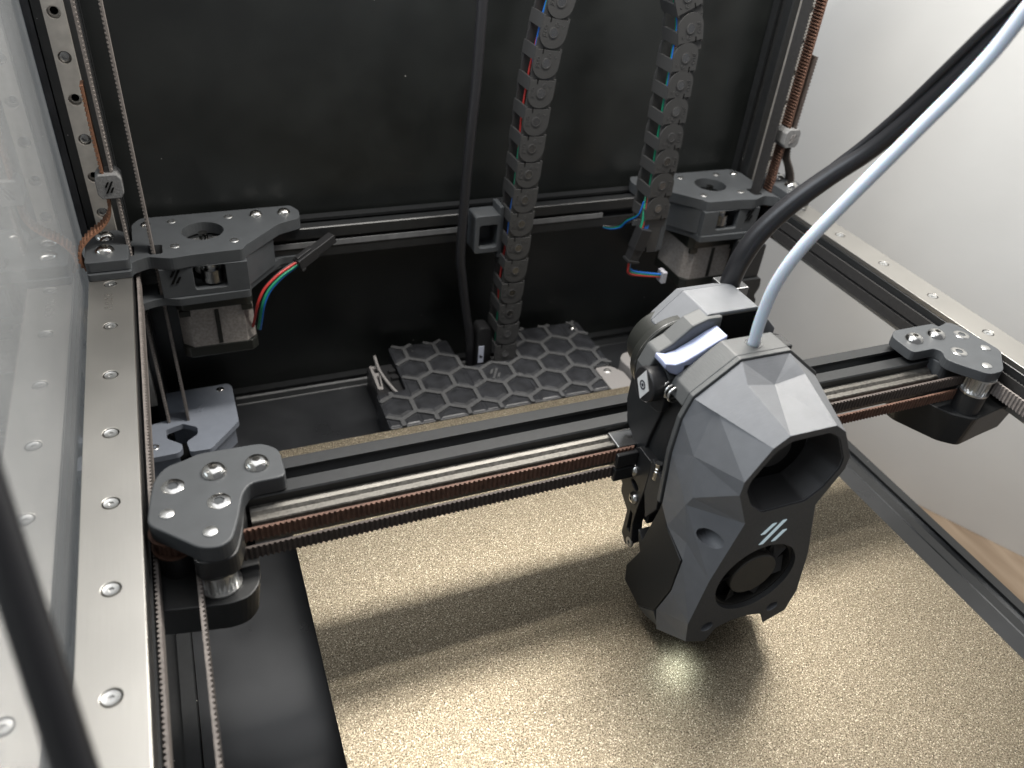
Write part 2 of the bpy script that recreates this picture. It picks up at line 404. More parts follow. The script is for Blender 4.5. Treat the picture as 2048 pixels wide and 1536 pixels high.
# ================================================================== SETTING
def setting():
    # white wall running past the machine, desk below
    d = Vector((-0.482, 0.876, 0)); nrm = Vector((0.876, 0.482, 0))
    p0 = Vector((656.8, 305.9, 0)); a = p0 - d*520; b = p0 + d*900
    mb = MB(); q = [a, b, b+nrm*60, a+nrm*60]
    mb.prism([(v.x, v.y) for v in q], -300, 900, 'z')
    struct(build('wall', mb, 'wall_paint'))
    mb = MB(); mb.box(-320, 1000, -220, 900, -330, -300.2)
    struct(build('desk_top', mb, 'wood'))
setting()

# ================================================================== FRAME
def frame():
    t = thing('printer_frame', 'black slotted aluminium machine frame with black back panel and deck', 'frame', (209, 240, -300))
    for x in (-10, 428.2):
        build('upright', MB().prism(profile2020(x, 461), -298, 185), 'extrusion', t)
    build('bottom_rail', MB().prism(profile2020(461, -140.4), 0.3, 417.9, 'x'), 'extrusion', t)
    for x in (-10, 428.2):
        build('bottom_rail', MB().prism(profile2020(x, -140.4), 30, 450.7, 'y'), 'extrusion', t)
    build('back_panel', MB().box(-22, 440, 471.3, 475.3, -295, 185), 'black_panel', t)
    build('deck_panel', MB().box(0.4, 417.8, 30, 450.6, -135, -130.6), 'deck', t)
    build('slot_cover', MB().box(42, 300, 457.6, 459.8, -132.4, -130.2), 'slot_grey', t)
    build('edge_highlight', MB().box(42, 300, 450.65, 451.6, -131.4, -130.15), 'slot_grey', t)  # light strip standing in for the bevel highlight on the front edge
    # lower skirt so the deck rests on the desk
    build('skirt', MB().box(0.5, 417.7, 452, 470, -299.8, -151), 'black_panel', t)
    build('panel_tape', MB().box(-23.55, -20.05, 450.2, 470.5, -140, 185), 'foam', t)
    # vertical linear rails
    for x in (-10, 428.2):
        hz = [118.0-20*i for i in range(-3, 11)]
        mb = MB()
        rect = [(x-4.5, -115), (x+4.5, -115), (x+4.5, 184), (x-4.5, 184)]
        mb.plate(rect, [circ(x, z, 3.0, 22) for z in hz], 444.5, 448.0, 'y')
        mb.plate(rect, [circ(x, z, 1.8, 16) for z in hz], 448.02, 450.9, 'y')
        r = build('linear_rail', mb, 'rail_steel', t)
        for i, z in enumerate(hz):
            if i % 2 == 0:
                place('screw', 'railscrew', m_railscrew, 'chrome_dark', (x, 446.2, z), (PI/2, 0, 0), r)
            else:
                place('bolt_hole', 'bolthole', lambda: MB().cyl((0, 0), 1.75, -0.3, 0.3, 'z', 18), 'hole_black', (x, 449.5, z), (PI/2, 0, 0), r)
    return t
frame()

def side_panel():
    o = build('side_panel', MB().box(-26.6, -23.6, 8, 474, -295, 185), 'acrylic')
    tag(o, 'clear acrylic side panel mirroring the steel strip', 'panel')
side_panel()

# ================================================================== GANTRY
def gantry_beam(mir):
    L = 'white wall' if mir else 'clear panel'
    t = thing('gantry_beam', f'black slotted side beam topped with a screwed steel strip, along the {L}', 'beam', ((MIR+10) if mir else -10, 220, -23))
    build('extrusion', MB().prism(profile2020(-10, -13.05), 20, 443, 'y'), 'extrusion', t, mirror=mir)
    ys = [398.5-40.48*i for i in range(0, 10)]
    mb = MB().plate([(-20, 20), (0, 20), (0, 412), (-20, 412)], [circ(-10, y, 3.1, 24) for y in ys], -3.0, 0.0)
    bk = build('backer_strip', mb, 'steel_plate', t, bevel=0.25, mirror=mir)
    for y in ys:
        x = MIR+10 if mir else -10
        place('screw', 'csk', m_csk, 'aluminium', (x, y, 0), (0, 0, y), bk)
    if not mir:   # stamped marks on the strip
        mb = MB(); rnd = random.Random(3)
        for i in range(4):
            for j in range(2):
                cx = -11.8+j*2.0; cy = 388-i*4.2-j*0.6
                mb.plate(circ(cx, cy, 0.75, 10), [circ(cx, cy, 0.45, 10)], 0.0, 0.08)
                mb.box(cx-0.9, cx+0.9, cy-1.5, cy-1.2, 0.0, 0.08)
        build('stamped_marks', mb, 'chrome', bk)
    rl = build('linear_rail', MB().box(-14.5, -5.5, 22, 442, -29.6, -23.1), 'rail_steel', t, bevel=0.4, mirror=mir)
    return t
gantry_beam(False); gantry_beam(True)

def rear_beam():
    t = thing('rear_beam', 'black slotted rear beam joining the two motor drives', 'beam', (209, 458, -24))
    build('extrusion', MB().prism(profile2020(458.5, -14), 5, 413, 'x'), 'extrusion', t)
    build('slot_cover', MB().box(60, 196, 448.0, 448.6, -16.6, -13.2), 'slot_grey', t)
    build('slot_cover', MB().box(236, 300, 448.0, 448.6, -16.6, -13.2), 'slot_grey', t)
rear_beam()

def cross_beam():
    t = thing('cross_beam', 'black slotted cross beam with oily steel rail carrying the print head', 'beam', (209, 240, -26))
    build('extrusion', MB().prism(profile2020(240.5, -16), 8, 410, 'x'), 'extrusion', t)
    mb = MB()
    p = [(230.4, -10), (229.0, -10), (227.6, -10.4), (226.4, -11.6), (225.0, -11.6), (223.8, -10.2), (222.4, -10.2),
         (222.0, -10.7), (222.0, -21.3), (222.4, -21.8), (223.8, -21.8), (225.0, -20.4), (226.4, -20.4), (227.6, -21.6), (229.0, -22), (230.4, -22)]
    mb.prism(p, 36, 382, 'x')
    r = build('linear_rail', mb, 'rail_oily', t)
    for i in range(17):
        x = 46+20*i
        place('bolt_hole', 'xhole', lambda: MB().cyl((0, 0), 2.6, -0.15, 0.15, 'z', 20), 'hole_black', (x, 221.95, -16), (PI/2, 0, 0), r)
    build('end_block', MB().box(190, 201.5, 219, 230, -23.5, -8.8), 'chrome_dark', t, bevel=0.6)
cross_beam()

# ------------------------------------------------------------------ joints
def pulley(name, t, x, y, z0, z1, mir=False, teeth=20, r=6.2, mt='aluminium'):
    mb = MB()
    p = []
    for i in range(teeth):
        for a, rr in ((0.0, r), (0.34, r), (0.5, r-0.75), (0.84, r-0.75)):
            th = 2*PI*(i+a)/teeth; p.append((x+rr*math.cos(th), y+rr*math.sin(th)))
    mb.prism(p, z0+1.0, z1-1.0)
    mb.cyl((x, y), r+1.2, z0, z0+1.0, 'z', 32); mb.cyl((x, y), r+1.2, z1-1.0, z1, 'z', 32)
    return build(name, mb, mt, t, mirror=mir)

def joint(mir):
    side = 'white wall' if mir else 'clear panel'
    t = thing('belt_joint', f'dark grey printed joint block with silver bolts on the cross beam by the {side}', 'joint block', ((MIR-25) if mir else 25, 228, -52))
    if not mir:
        out = [(1.6, 220), (3.0, 232), (4.6, 242), (9, 248.8), (16, 250.6), (21, 253.0), (45, 252.4), (50.8, 247), (51.2, 230.6), (37.8, 230.6), (34.6, 226), (31.5, 213), (28.6, 204.5), (24.5, 202), (18.2, 203.2)]
    else:
        out = [(1.6, 219), (5, 245.5), (8, 249.5), (17.5, 247), (18.2, 250.5), (46, 250.5), (51.6, 246), (51.6, 230.4), (37, 230.4), (34.8, 227), (39.0, 221.5), (36, 215.5), (26.5, 203.6), (16.4, 204.2)]
    top = build('top_plate', MB().prism(rounded(out, 3.2), -3.6 if mir else -5.6, 2.0), 'grey_print', t, bevel=1.1, seg=3, mirror=mir)
    X = (lambda x: MIR-x) if mir else (lambda x: x)
    for x, y in ((25.9, 240.4), (41.5, 240.4)): place('button_bolt', 'button', m_button, 'chrome', (X(x), y, 2.0), (0, 0, x), t)
    for x, y in ((11.1, 236.8), (26.1, 224.3)): place('socket_bolt', 'socket', m_socket, 'chrome', (X(x), y, 2.2), (0, 0, y), t)
    for x, y in ((8.5, 223.1), (21.9, 210.1)): place('dowel_pin', 'pin', m_pin, 'aluminium', (X(x), y, 2.0), (0, 0, 0), t)
    if not mir:
        pulley('pulley', t, 8.5, 223.1, -14.2, -6.0, mt='belt_brown', r=6.6)
        pulley('pulley', t, 21.9, 210.1, -25.4, -14.9, r=6.4)
        build('pin_boss', MB().prism(rounded([(14.5, 203), (29, 202.6), (32, 212), (34.6, 226), (34.6, 231.5), (16, 231.5)], 5, 5), -14.8, -5.4), 'black_print', t, bevel=0.8)
        build('pin_boss', MB().cyl((8.5, 223.1), 6.6, -25.6, -14.3, 'z', 32), 'black_print', t)
        low = rounded([(-19, 209), (-19, 254), (30, 254), (35, 238), (36.8, 222), (35.5, 206), (31, 200.6), (24, 199.6), (2.0, 203.4)], 3)
    else:
        pulley('pulley', t, 8.5, 223.1, -24.6, -14.6, mir=True)
        pulley('pulley', t, 21.9, 210.1, -13.8, -3.4, mir=True)
        build('pin_boss', MB().cyl((21.9, 210.1), 7.0, -26, -13.9, 'z', 32), 'black_print', t, mirror=True)
        build('pin_boss', MB().prism(rounded([(5, 225), (5, 246), (33, 246), (37, 231), (34, 222), (22, 222)], 4, 4), -26, -3.8), 'grey_print', t, bevel=0.6, mirror=True)
        low = rounded([(-19, 207), (-19, 254), (30, 254), (45, 238), (45, 232), (33, 208), (24, 200.5), (2.5, 204)], 3)
    lowz = -43 if not mir else -46
    lo2 = [(x*0.9+1.5, y+ (228-y)*0.10) for x, y in low]
    build('lower_block', MB().prism(lo2, lowz, -25.6, 'z', low), 'black_print', t, bevel=1.2, mirror=mir)
    return t
joint(False); joint(True)

# ------------------------------------------------------------------ belts
def belts():
    def B(path, wd, wid, side, mt, label, group=None, **k):
        o = build('timing_belt', MB().belt(path, wd, wid, side, **k), mt); tag(o, label, 'belt', group); return o
    Z = (0, 0, 1)
    yb = 216.5
    # X runs (teeth towards the front)
    B([(14, yb, -9.7), (196, yb, -9.7)], Z, 5.8, -1, 'belt_brown', 'rusty brown toothed belt, upper of two between clear-panel joint and print head')
    B([(25, yb, -19.2), (196, yb, -19.2)], Z, 5.8, -1, 'belt_black', 'dark toothed belt, lower of two between clear-panel joint and print head')
    B([(258, yb, -9.7), (397, yb, -9.7)], Z, 5.8, -1, 'belt_black', 'grey black toothed belt, upper of two between print head and white-wall joint')
    B([(258, yb, -19.2), (408, yb, -19.2)], Z, 5.8, -1, 'belt_brown', 'rusty brown toothed belt, lower of two between print head and white-wall joint')
    # runs along the side beams
    B([(1.4, 224, -10.0), (1.4, 436, -10.0)], Z, 6.6, -1, 'belt_tan', 'grey toothed belt running from the joint back beside the long steel strip')
    B([(2.0, 22, -20.4), (2.0, 436, -20.4)], Z, 6.6, 1, 'belt_tan', 'worn tan toothed belt running full length in the gap beside the long steel strip')
    B([(14.4, 22, -19.8), (14.4, 211, -19.8)], Z, 6.6, -1, 'belt_tan', 'tan toothed belt running forward from the silver pulley over the black deck')
    B([(415.2, 224, -18.9), (415.2, 436, -18.9)], Z, 6.6, -1, 'belt_dark', 'black toothed belt, lower of two along the beam by the white wall')
    B([(415.6, 22, -10.6), (415.6, 436, -10.6)], Z, 6.6, -1, 'belt_dark', 'black toothed belt, upper of two along the beam by the white wall')
    B([(403.0, 22, -9.2), (403.0, 211, -9.2)], Z, 7.4, 1, 'belt_tan', 'grey toothed belt leaving the silver pulley beside the white wall')
    # vertical belts at the rear uprights
    for mir in (0, 1):
        X = (lambda x: MIR-x) if mir else (lambda x: x)
        wl = 'white wall' if mir else 'clear side panel'
        s = 1 if mir else -1
        B([(X(12.4), 424, -122), (X(12.4), 424, 184)], (0, 1, 0), 9, s, 'belt_tan' if not mir else 'belt_dark',
          f'upright toothed belt without a clip, rising through the motor drive by the {wl}')
        B([(X(-0.2), 425, -122), (X(-0.2), 425, 184)], (0, 1, 0), 9, -s, 'belt_tan' if not mir else 'belt_brown',
          f'upright toothed belt held in a small clip by the {wl}')
    # belt tails with a free end, curling down to the drives
    tail = [(-3.0, 424, 92), (-3.2, 424, 70), (-3.0, 424, 45), (-3.2, 424, 32), (-5.0, 424, 25.5), (-9.5, 423, 20.5), (-15.5, 421, 17), (-20.5, 419, 12), (-22.0, 418, 7), (-21, 417, 3), (-18.4, 416.5, 2)]
    B(tail, (0, 1, 0), 9, 1, 'belt_copper', 'copper brown belt tail curling from the clip down against the clear panel')
    tr = [(MIR+3.6, 424, 96), (MIR+3.2, 424, 70), (MIR+3.2, 424, 45), (MIR+3.4, 424, 36), (MIR+5.5, 424, 28), (MIR+11, 424, 20), (MIR+14.5, 424, 13), (MIR+15.5, 424, 8)]
    B(tr, (0, 1, 0), 9, -1, 'belt_black', 'black belt tail with a loose end behind the clip near the white wall')
belts()

def belt_clip(mir):
    wl = 'white wall' if mir else 'clear side panel'
    t = thing('belt_clip', f'small light grey printed clip gripping the upright belt by the {wl}', 'clip', ((MIR+1.6) if mir else -1.6, 422, 36.5))
    c = [(-5, 0), (5, 0), (7, 2.5), (7, 10), (5, 12.5), (-5, 12.5), (-7, 10), (-7, 2.5)]
    pl = [(-1.6+x*0.86, 37+y) for x, y in c]
    build('body', MB().prism(pl, 417.5, 429.5, 'y'), 'clip_grey', t, bevel=0.5, mirror=mir)
    mb = MB(); slashes(mb, -1.6, 43.2, 6.0, 417.1, 418.0, 'y', wdt=0.9, flip=-1 if mir else 1)
    build('mark', mb, 'hole_black' if not mir else 'dust_grey', t, mirror=mir)
belt_clip(False); belt_clip(True)

# ------------------------------------------------------------------ motor drives
def motor_drive(mir):
    wl = 'white wall' if mir else 'clear side panel'
    t = thing('motor_drive', f'dark grey printed motor bracket with square stepper motor by the {wl}', 'motor mount', ((MIR-38) if mir else 38, 441, -62))
    X = (lambda x: MIR-x) if mir else (lambda x: x)
    cx, cy = 38.3, 441.5
    out = [(-20, 410), (-20, 440), (-3, 440), (-1, 436), (1.7, 436), (1.7, 457), (6.3, 464.5), (90.6, 465.5), (94.4, 457), (93.5, 447), (80, 441.5), (58.8, 418.5), (57, 414.6), (30.6, 413.6), (20, 412), (14.5, 414), (9, 416.5), (1, 412), (-1, 407)]
    holes = [circ(cx, cy, 11.3, 36)]
    slot1 = rrect(9.6, 16.4, 418.6, 429.4, 1.5); slot2 = rrect(-2.8, 2.4, 419.6, 430.4, 1.2)
    build('top_plate', MB().plate(rounded(out, 2.4), holes + [slot1, slot2], -3.0, 4.0), 'grey_print', t, bevel=0.7, mirror=mir)
    # lower tier: ring under the plate, with a window at the front
    build('front_wall', MB().plate([(12.6, -21), (58.4, -21), (58.4, -3.2), (12.6, -3.2)], [rrect(29.6, 46.6, -17.6, -3.5, 1.5)], 413.6, 418.0, 'y'), 'grey_print', t, bevel=0.5, mirror=mir)
    build('side_wall', MB().prism([(54.5, 418.2), (58.4, 418.2), (76, 440), (76, 446), (72, 446)], -21, -3.1), 'grey_print', t, mirror=mir)
    build('side_wall', MB().prism([(12.6, 418.2), (17, 418.2), (17, 447), (12.6, 447)], -21, -3.1), 'grey_print', t, mirror=mir)
    lo = [(-1, 410), (-1, 432), (16, 432), (16, 461), (60, 461), (92, 455), (93, 447.5), (80, 447), (59, 421), (58.4, 412.8), (20, 411.6), (14, 414), (8, 414)]
    build('lower_plate', MB().plate(rounded(lo, 2.0), [circ(cx, cy, 11.3, 30), slot1, slot2], -25.4, -21.02), 'grey_print', t, bevel=0.6, mirror=mir)
    mb = MB(); slashes(mb, 20.5 if not mir else 20.5, -8.2 if not mir else -8.6, 8.2, 413.2, 414.0, 'y', wdt=1.3, flip=-1 if mir else 1)
    build('mark', mb, 'hole_black', t, mirror=mir)
    # clamp block over the beam end
    cap = [(-20, 404), (-20, 434), (-16, 440), (-5, 440), (0.6, 434), (0.6, 404)]
    build('end_clamp', MB().prism(rounded(cap, 2), 4.05, 10), 'grey_print', t, bevel=1.4, mirror=mir)
    build('end_tab', MB().prism(rounded([(-20, 402.5), (1, 402.5), (1, 412), (-20, 412)], 1.5), 0.1, 3.9), 'grey_print', t, bevel=0.5, mirror=mir)
    for y in (431.4, 415.7): place('button_bolt', 'button', m_button, 'chrome', (X(-10.6), y, 10), (0, 0, y), t)
    for x in (69.3, 85.4): place('button_bolt', 'button_m', lambda: MB().lathe([(0.01, 0.6), (1.3, 0.6), (1.35, 2.3), (2.0, 2.2), (3.0, 1.7), (3.8, 0.5), (3.9, -0.5)], 28, hexr=(1, 2)), 'chrome', (X(x), 456, 4), (0, 0, x), t)
    for dx in (-15.5, 15.5):
        for dy in (-15.5, 15.5):
            place('socket_bolt', 'socket_s', m_socket_s, 'aluminium', (X(cx+dx), cy+dy, 4.1), (0, 0, dx), t)
    place('insert', 'button_s', m_button_s, 'brass' if mir else 'chrome', (X(9), 455, 3.9), (0, 0, 0), t)
    pulley('drive_pulley', t, cx, cy, -20, -3.5, mir, 20, 6.4)
    build('shaft', MB().cyl((cx, cy), 2.5, -24, 3.0, 'z', 20), 'chrome', t, mirror=mir)
    # idler bearing in the window
    build('idler', MB().cyl((39.5, 421.5), 6.0, -16, -8.5, 'z', 28), 'chrome_dark', t, mirror=mir, smooth=40)
    build('idler_boss', MB().cyl((39.5, 421.5), 3.6, -8.4, -2.9, 'z', 24), 'aluminium', t, mirror=mir, smooth=40)
    # stepper motor
    h = 21.1; z1, z0 = -25.5, -62.5
    def sq(hw, ch): return [(cx-hw+ch, cy-hw), (cx+hw-ch, cy-hw), (cx+hw, cy-hw+ch), (cx+hw, cy+hw-ch), (cx+hw-ch, cy+hw), (cx-hw+ch, cy+hw), (cx-hw, cy+hw-ch), (cx-hw, cy-hw+ch)]
    m = build('stepper_motor', MB().prism(sq(h, 3.5), z1-9, z1), 'motor_black', t, bevel=0.5, mirror=mir)
    build('lamination', MB().prism(sq(h-0.5, 5.5), z0+3, z1-9.02), 'motor_lam', m, mirror=mir)
    build('rear_cap', MB().prism(sq(h, 3.5), z0-4, z0+2.98), 'motor_black', m, bevel=0.5, mirror=mir)
    build('seam', MB().box(cx-1.2, cx+1.2, cy-h-0.1, cy-h+1, z0+4, z1-10), 'motor_black', m, mirror=mir)
    for s_ in (-1, 1):
        build('corner_tab', MB().box(cx+s_*17-3, cx+s_*17+3, cy-h-0.15, cy-h+2, z1-12.5, z1-9), 'motor_black', m, mirror=mir)
    if not mir:
        a = [(60, 452), (92, 446.8), (93, 449.6), (82, 450), (62, 457)]
        build('support_arm', MB().prism([(58, 430), (80, 447.5), (93, 447.5), (93, 451), (79, 451.5), (58, 440)], -28, -25.6), 'grey_print', t, bevel=0.4)
    return t
motor_drive(False); motor_drive(True)

# ------------------------------------------------------------------ energy chains
TXT = {}
def text_mesh(body, size):
    if body in TXT: return TXT[body]
    cu = bpy.data.curves.new('txt', 'FONT'); cu.body = body; cu.size = size*MM; cu.extrude = 0.12*MM; cu.align_x = 'CENTER'; cu.align_y = 'CENTER'
    o = bpy.data.objects.new('txt', cu); COL.objects.link(o)
    bpy.context.view_layer.update()
    me = bpy.data.meshes.new_from_object(o.evaluated_get(bpy.context.evaluated_depsgraph_get()))
    bpy.data.objects.remove(o); me.materials.clear(); me.materials.append(MATS['emboss']); me.name = 'lettering'
    TXT[body] = me; return me

def cable_chain(pts, yf, depth, label, flip, seed, wires):
    """pts: pin centres (x, z) from top to bottom, side plates face the front (plane y = yf)"""
    t = thing('cable_chain', label, 'cable chain', (pts[-1][0], yf+depth/2, pts[-1][1]-9), 'cable chains hanging inside the machine')
    hw = 8.1
    def head(u0, u1):   # stadium: straight at u0, round at u1 (u along the chain, downwards positive)
        s = 1 if u1 > u0 else -1
        o = [(-hw, u0), (-hw, u1)]
        for k in range(1, 12): a = PI - PI*k/12; o.append((hw*math.cos(a), u1+s*hw*0.93*math.sin(a)))
        return o + [(hw, u1), (hw, u0)]
    def link_mesh():
        mb = MB()
        f = -1 if flip else 1
        p = [(x, -u*f) for x, u in head(-7.2, 1.0)]
        for y0 in (0.0, depth-1.6):
            mb.prism(p, y0, y0+1.6, 'y')
            mb.prism([(x, -u*f) for x, u in ((-hw+.3, 6), (hw-.3, 6), (hw-.3, -13), (-hw+.3, -13))], y0+1.0 if y0 == 0 else y0-1.0, y0+2.2 if y0 == 0 else y0+0.4, 'y')
        # cross bars on both narrow sides
        for xs in (-1, 1):
            x0, x1 = (-hw, -hw+1.3) if xs < 0 else (hw-1.3, hw)
            zz = sorted([f*1.0, f*8.2]) if not flip else sorted([-1.0, -8.2])
            mb.box(x0-.15*(xs < 0), x1+.15*(xs > 0), 0.2, depth-0.2, zz[0], zz[1])
        return mb
    key = f'link{flip}{depth}'
    def pin_mesh():
        mb = MB(); n = 20
        mb.plate(circ(0, 0, 2.9, n), [circ(0, 0, 2.35, n)], -0.35, 0.0, 'y'); return mb
    def boss_mesh(): return MB().cyl((0, 0), 2.3, -0.22, 0.1, 'y', 20)
    def slit_mesh(): return MB().box(-0.35, 0.35, -0.06, 0.2, -1.6, 1.6)
    f = -1 if flip else 1
    for i, (x, z) in enumerate(pts):
        xp, zp = pts[max(i-1, 0)]; xn, zn = pts[min(i+1, len(pts)-1)]
        ang = math.atan2((xp-xn), (zp-zn))           # lean from the vertical
        l = place('link', key, link_mesh, 'chain_side', (x, yf, z), (0, ang, 0), t, smooth=30)
        def sub(name, k, mk, mt, lx, ly, lz, rot=(0, 0, 0)):
            o = place(name, k, mk, mt, (0, 0, 0)); o.parent = l; o.location = Vector((lx, ly, lz))*MM; o.rotation_euler = rot
        sub('pin_rim', 'pinrim', pin_mesh, 'emboss', 0, 0, 0)
        sub('pin_boss', 'pinboss', boss_mesh, 'chain_side' if flip else 'chrome_dark', 0, 0, 0)
        sub('slit', 'slit', slit_mesh, 'hole_black', -3.4*f, 0, f*6.6)
        o = bpy.data.objects.new('lettering', text_mesh('JFLO', 3.0)); COL.objects.link(o); o.parent = l
        o.location = Vector((-5.3*f, -0.05, 0.4*f))*MM; o.rotation_euler = (PI/2, -PI/2*f, 0)
        sub('round_mark', 'rmark', lambda: MB().plate(circ(0, 0, 1.35, 14), [circ(0, 0, 0.9, 14)], -0.15, 0.05, 'y').box(-0.8, 0.8, -0.15, 0.05, -0.2, 0.2).box(-0.2, 0.2, -0.15, 0.05, -0.8, 0.8), 'emboss', 1.2*f, 0, 4.4*f)
        sub('arrow_mark', 'amark', lambda: MB().prism([(-0.9, 0.6), (-0.6, 0.6), (0, -0.5), (0.6, 0.6), (0.9, 0.6), (0.1, -0.9), (-0.1, -0.9)], -0.15, 0.05, 'y'), 'emboss', 4.9*f, 0, 3.9*f)
    # wires lying in the chain, showing between the bars
    rnd = random.Random(seed)
    for j, mt in enumerate(wires):
        path = []
        ph = rnd.random()*6; ph2 = rnd.random()*6
        for i, (x, z) in enumerate(pts):
            for q in (0, .5):
                if i == len(pts)-1 and q: continue
                xx = x + (pts[min(i+1, len(pts)-1)][0]-x)*q; zz = z + (pts[min(i+1, len(pts)-1)][1]-z)*q
                path.append((xx-4.2+1.0*math.sin(ph2+i*.9+q), yf+5.5+1.6*j % 6+1.5*math.sin(ph+i*.8+q), zz))
        build('wire', MB().tube(spline(path, None, 3), 0.75, 8), mt, t, smooth=60)
    return t
c1 = [(256, 174), (249.5, 158.5), (243.4, 143), (239.3, 127.1), (236.4, 111.4), (233.8, 95), (232.4, 78.4), (231, 62.1), (230, 45.9), (229.4, 29.6), (228.6, 12.9), (227.8, -3.3), (227.2, -20.2), (226.6, -36.6), (225.6, -53.4), (225.4, -69.6), (225, -86.3), (224.6, -103)]
cable_chain(c1, 424.5, 18, 'long black cable chain running straight down into the honeycomb cover', False, 1, ['wire_red', 'wire_blue', 'wire_green', 'wire_red', 'wire_blue'])
c2 = [(284, 162), (297, 149), (306, 134), (312, 117.6), (312.5, 101.6), (312.8, 86.3), (313.2, 70.8), (313.7, 55.1), (314.1, 39.7), (314.3, 23.8), (314.5, 8.2)]
cc2 = cable_chain(c2, 404.5, 18, 'shorter black cable chain ending at the motor drive by the white wall', True, 2, ['wire_red', 'wire_blue', 'wire_green'])
def chain_end():
    mb = MB().prism(rounded([(307.4, 8), (309, 14), (314, 15.8), (320, 13), (321.6, 6), (319.5, -24), (312.5, -24)], 1.5), 405.6, 407.6, 'y')
    build('end_bracket', mb, 'chain_side', cc2, bevel=0.4)
    build('end_tab', MB().prism([(319.5, -24), (321.6, 6), (324, 10), (324, -22)], 405.6, 411, 'y'), 'grey_print', cc2)
    build('end_ring', MB().plate(circ(314.4, 8.2, 4.6, 24), [circ(314.4, 8.2, 3.6, 24)], 404.9, 405.7, 'y'), 'emboss', cc2)
    build('end_bolt', MB().cyl((314.4, 8.2), 1.9, 404.8, 405.8, 'y', 18), 'chrome', cc2)
chain_end()

# ------------------------------------------------------------------ motor leads
def cable_left():
    t = thing('motor_cable', 'coloured motor wires with black plug below the drive by the clear side panel', 'cable', (75, 425, -48), 'motor leads')
    base = [(58.5, 422, -52), (60, 420, -45), (62.5, 418, -34), (67, 420, -26.5), (75, 424, -21), (84, 428, -17.5), (90, 430, -15.5)]
    offs = {'wire_red': (-1.2, 0, 0.8), 'wire_green': (1.6, 0, -1.0), 'wire_blue': (2.6, 1.0, -2.4), 'wire_black': (-0.4, 2.2, 0.6)}
    for mt, (dx, dy, dz) in offs.items():
        p = [(x+dx*(1-0.5*i/6), y+dy, z+dz*(1-0.45*i/6)) for i, (x, y, z) in enumerate(base)]
        build('wire', MB().tube(spline(p), 0.85, 10), mt, t, smooth=60)
    d = Vector((22, 12, 8)).normalized(); o = Vector((87, 429.5, -17.0)); u = d.cross(Vector((0, 0, 1))).normalized(); v = u.cross(d)
    def bx(a, b, w0, w1, h0, h1):
        vs = [o+d*s_+u*q+v*r for s_ in (a, b) for q in (w0, w1) for r in (h0, h1)]
        return [tuple(p) for p in vs], [(0, 1, 3, 2), (4, 6, 7, 5), (0, 4, 5, 1), (2, 3, 7, 6), (0, 2, 6, 4), (1, 5, 7, 3)]
    build('plug', MB().add(*bx(0, 14, -3.2, 3.2, -3.6, 3.0)).add(*bx(1, 12, -1.6, 1.6, 3.2, 4.2)).add(*bx(0, 3, -3.4, 3.4, -5.0, -3.4)), 'plug_black', t, bevel=0.4)
    build('socket_housing', MB().add(*bx(13.8, 29, -2.8, 2.8, -3.0, 2.4)), 'plug_black', t, bevel=0.4)
cable_left()
def cable_right():
    t = thing('motor_cable', 'coloured motor wires with black plug hanging beside the shorter cable chain', 'cable', (300, 405, -55), 'motor leads')
    # from the chain end down into the plug
    for k, (mt, dx) in enumerate((('wire_red', -1.6), ('wire_blue', 0.4), ('wire_green', -2.8), ('wire_blue', 2.0))):
        p = [(311+dx*.6, 412+k, 16), (309.8+dx, 408+k*.5, 6), (308.6+dx, 406.5, -2), (306.6+dx, 406, -10)]
        build('wire', MB().tube(spline(p), 0.85, 10), mt, t, smooth=60)
    # a loose branch towards the rear beam
    for k, mt in enumerate(('wire_black', 'wire_green', 'wire_blue')):
        p = [(308-k*.5, 411, 11), (306, 413, 2-k*.6), (306, 425, -7.5-k), (306.5, 433, -15.5-k*1.0), (302.5, 438, -19-k*.8), (297.5, 441, -19.5-k*.4)]
        build('wire', MB().tube(spline(p), 0.7, 10), mt, t, smooth=60)
    d = Vector((-5, 0, -19)).normalized(); o = Vector((308.0, 406, -5.5)); u = Vector((0, 1, 0)); v = u.cross(d)
    def bx(a, b, w0, w1, h0, h1):
        vs = [o+d*s_+u*q+v*r for s_ in (a, b) for q in (w0, w1) for r in (h0, h1)]
        return [tuple(p) for p in vs], [(0, 1, 3, 2), (4, 6, 7, 5), (0, 4, 5, 1), (2, 3, 7, 6), (0, 2, 6, 4), (1, 5, 7, 3)]
    build('plug', MB().add(*bx(0, 15, -4, 4, -4.2, 4.2)).add(*bx(14.8, 24, -3.4, 3.4, -3.6, 3.6)).add(*bx(22.5, 24.5, -4, 4, -4.4, 4.4)), 'plug_black', t, bevel=0.4)
    for k, (mt, dz) in enumerate((('wire_red', -1.2), ('wire_green', 0), ('wire_blue', 1.2), ('wire_black', 0.4))):
        p = [(302.4+dz, 406+k*.4, -27), (301.8+dz*.5, 406+k*.5, -33), (304+dz, 406+k*.5, -38+dz*.6), (315, 407+k*.3, -41.5+dz*.8), (331, 408, -45+dz*.7)]
        build('wire', MB().tube(spline(p), 0.8, 10), mt, t, smooth=60)
    build('motor_plug', MB().box(329.5, 333, 404.5, 412, -49.5, -41), 'plug_white', t, bevel=0.4)
cable_right()

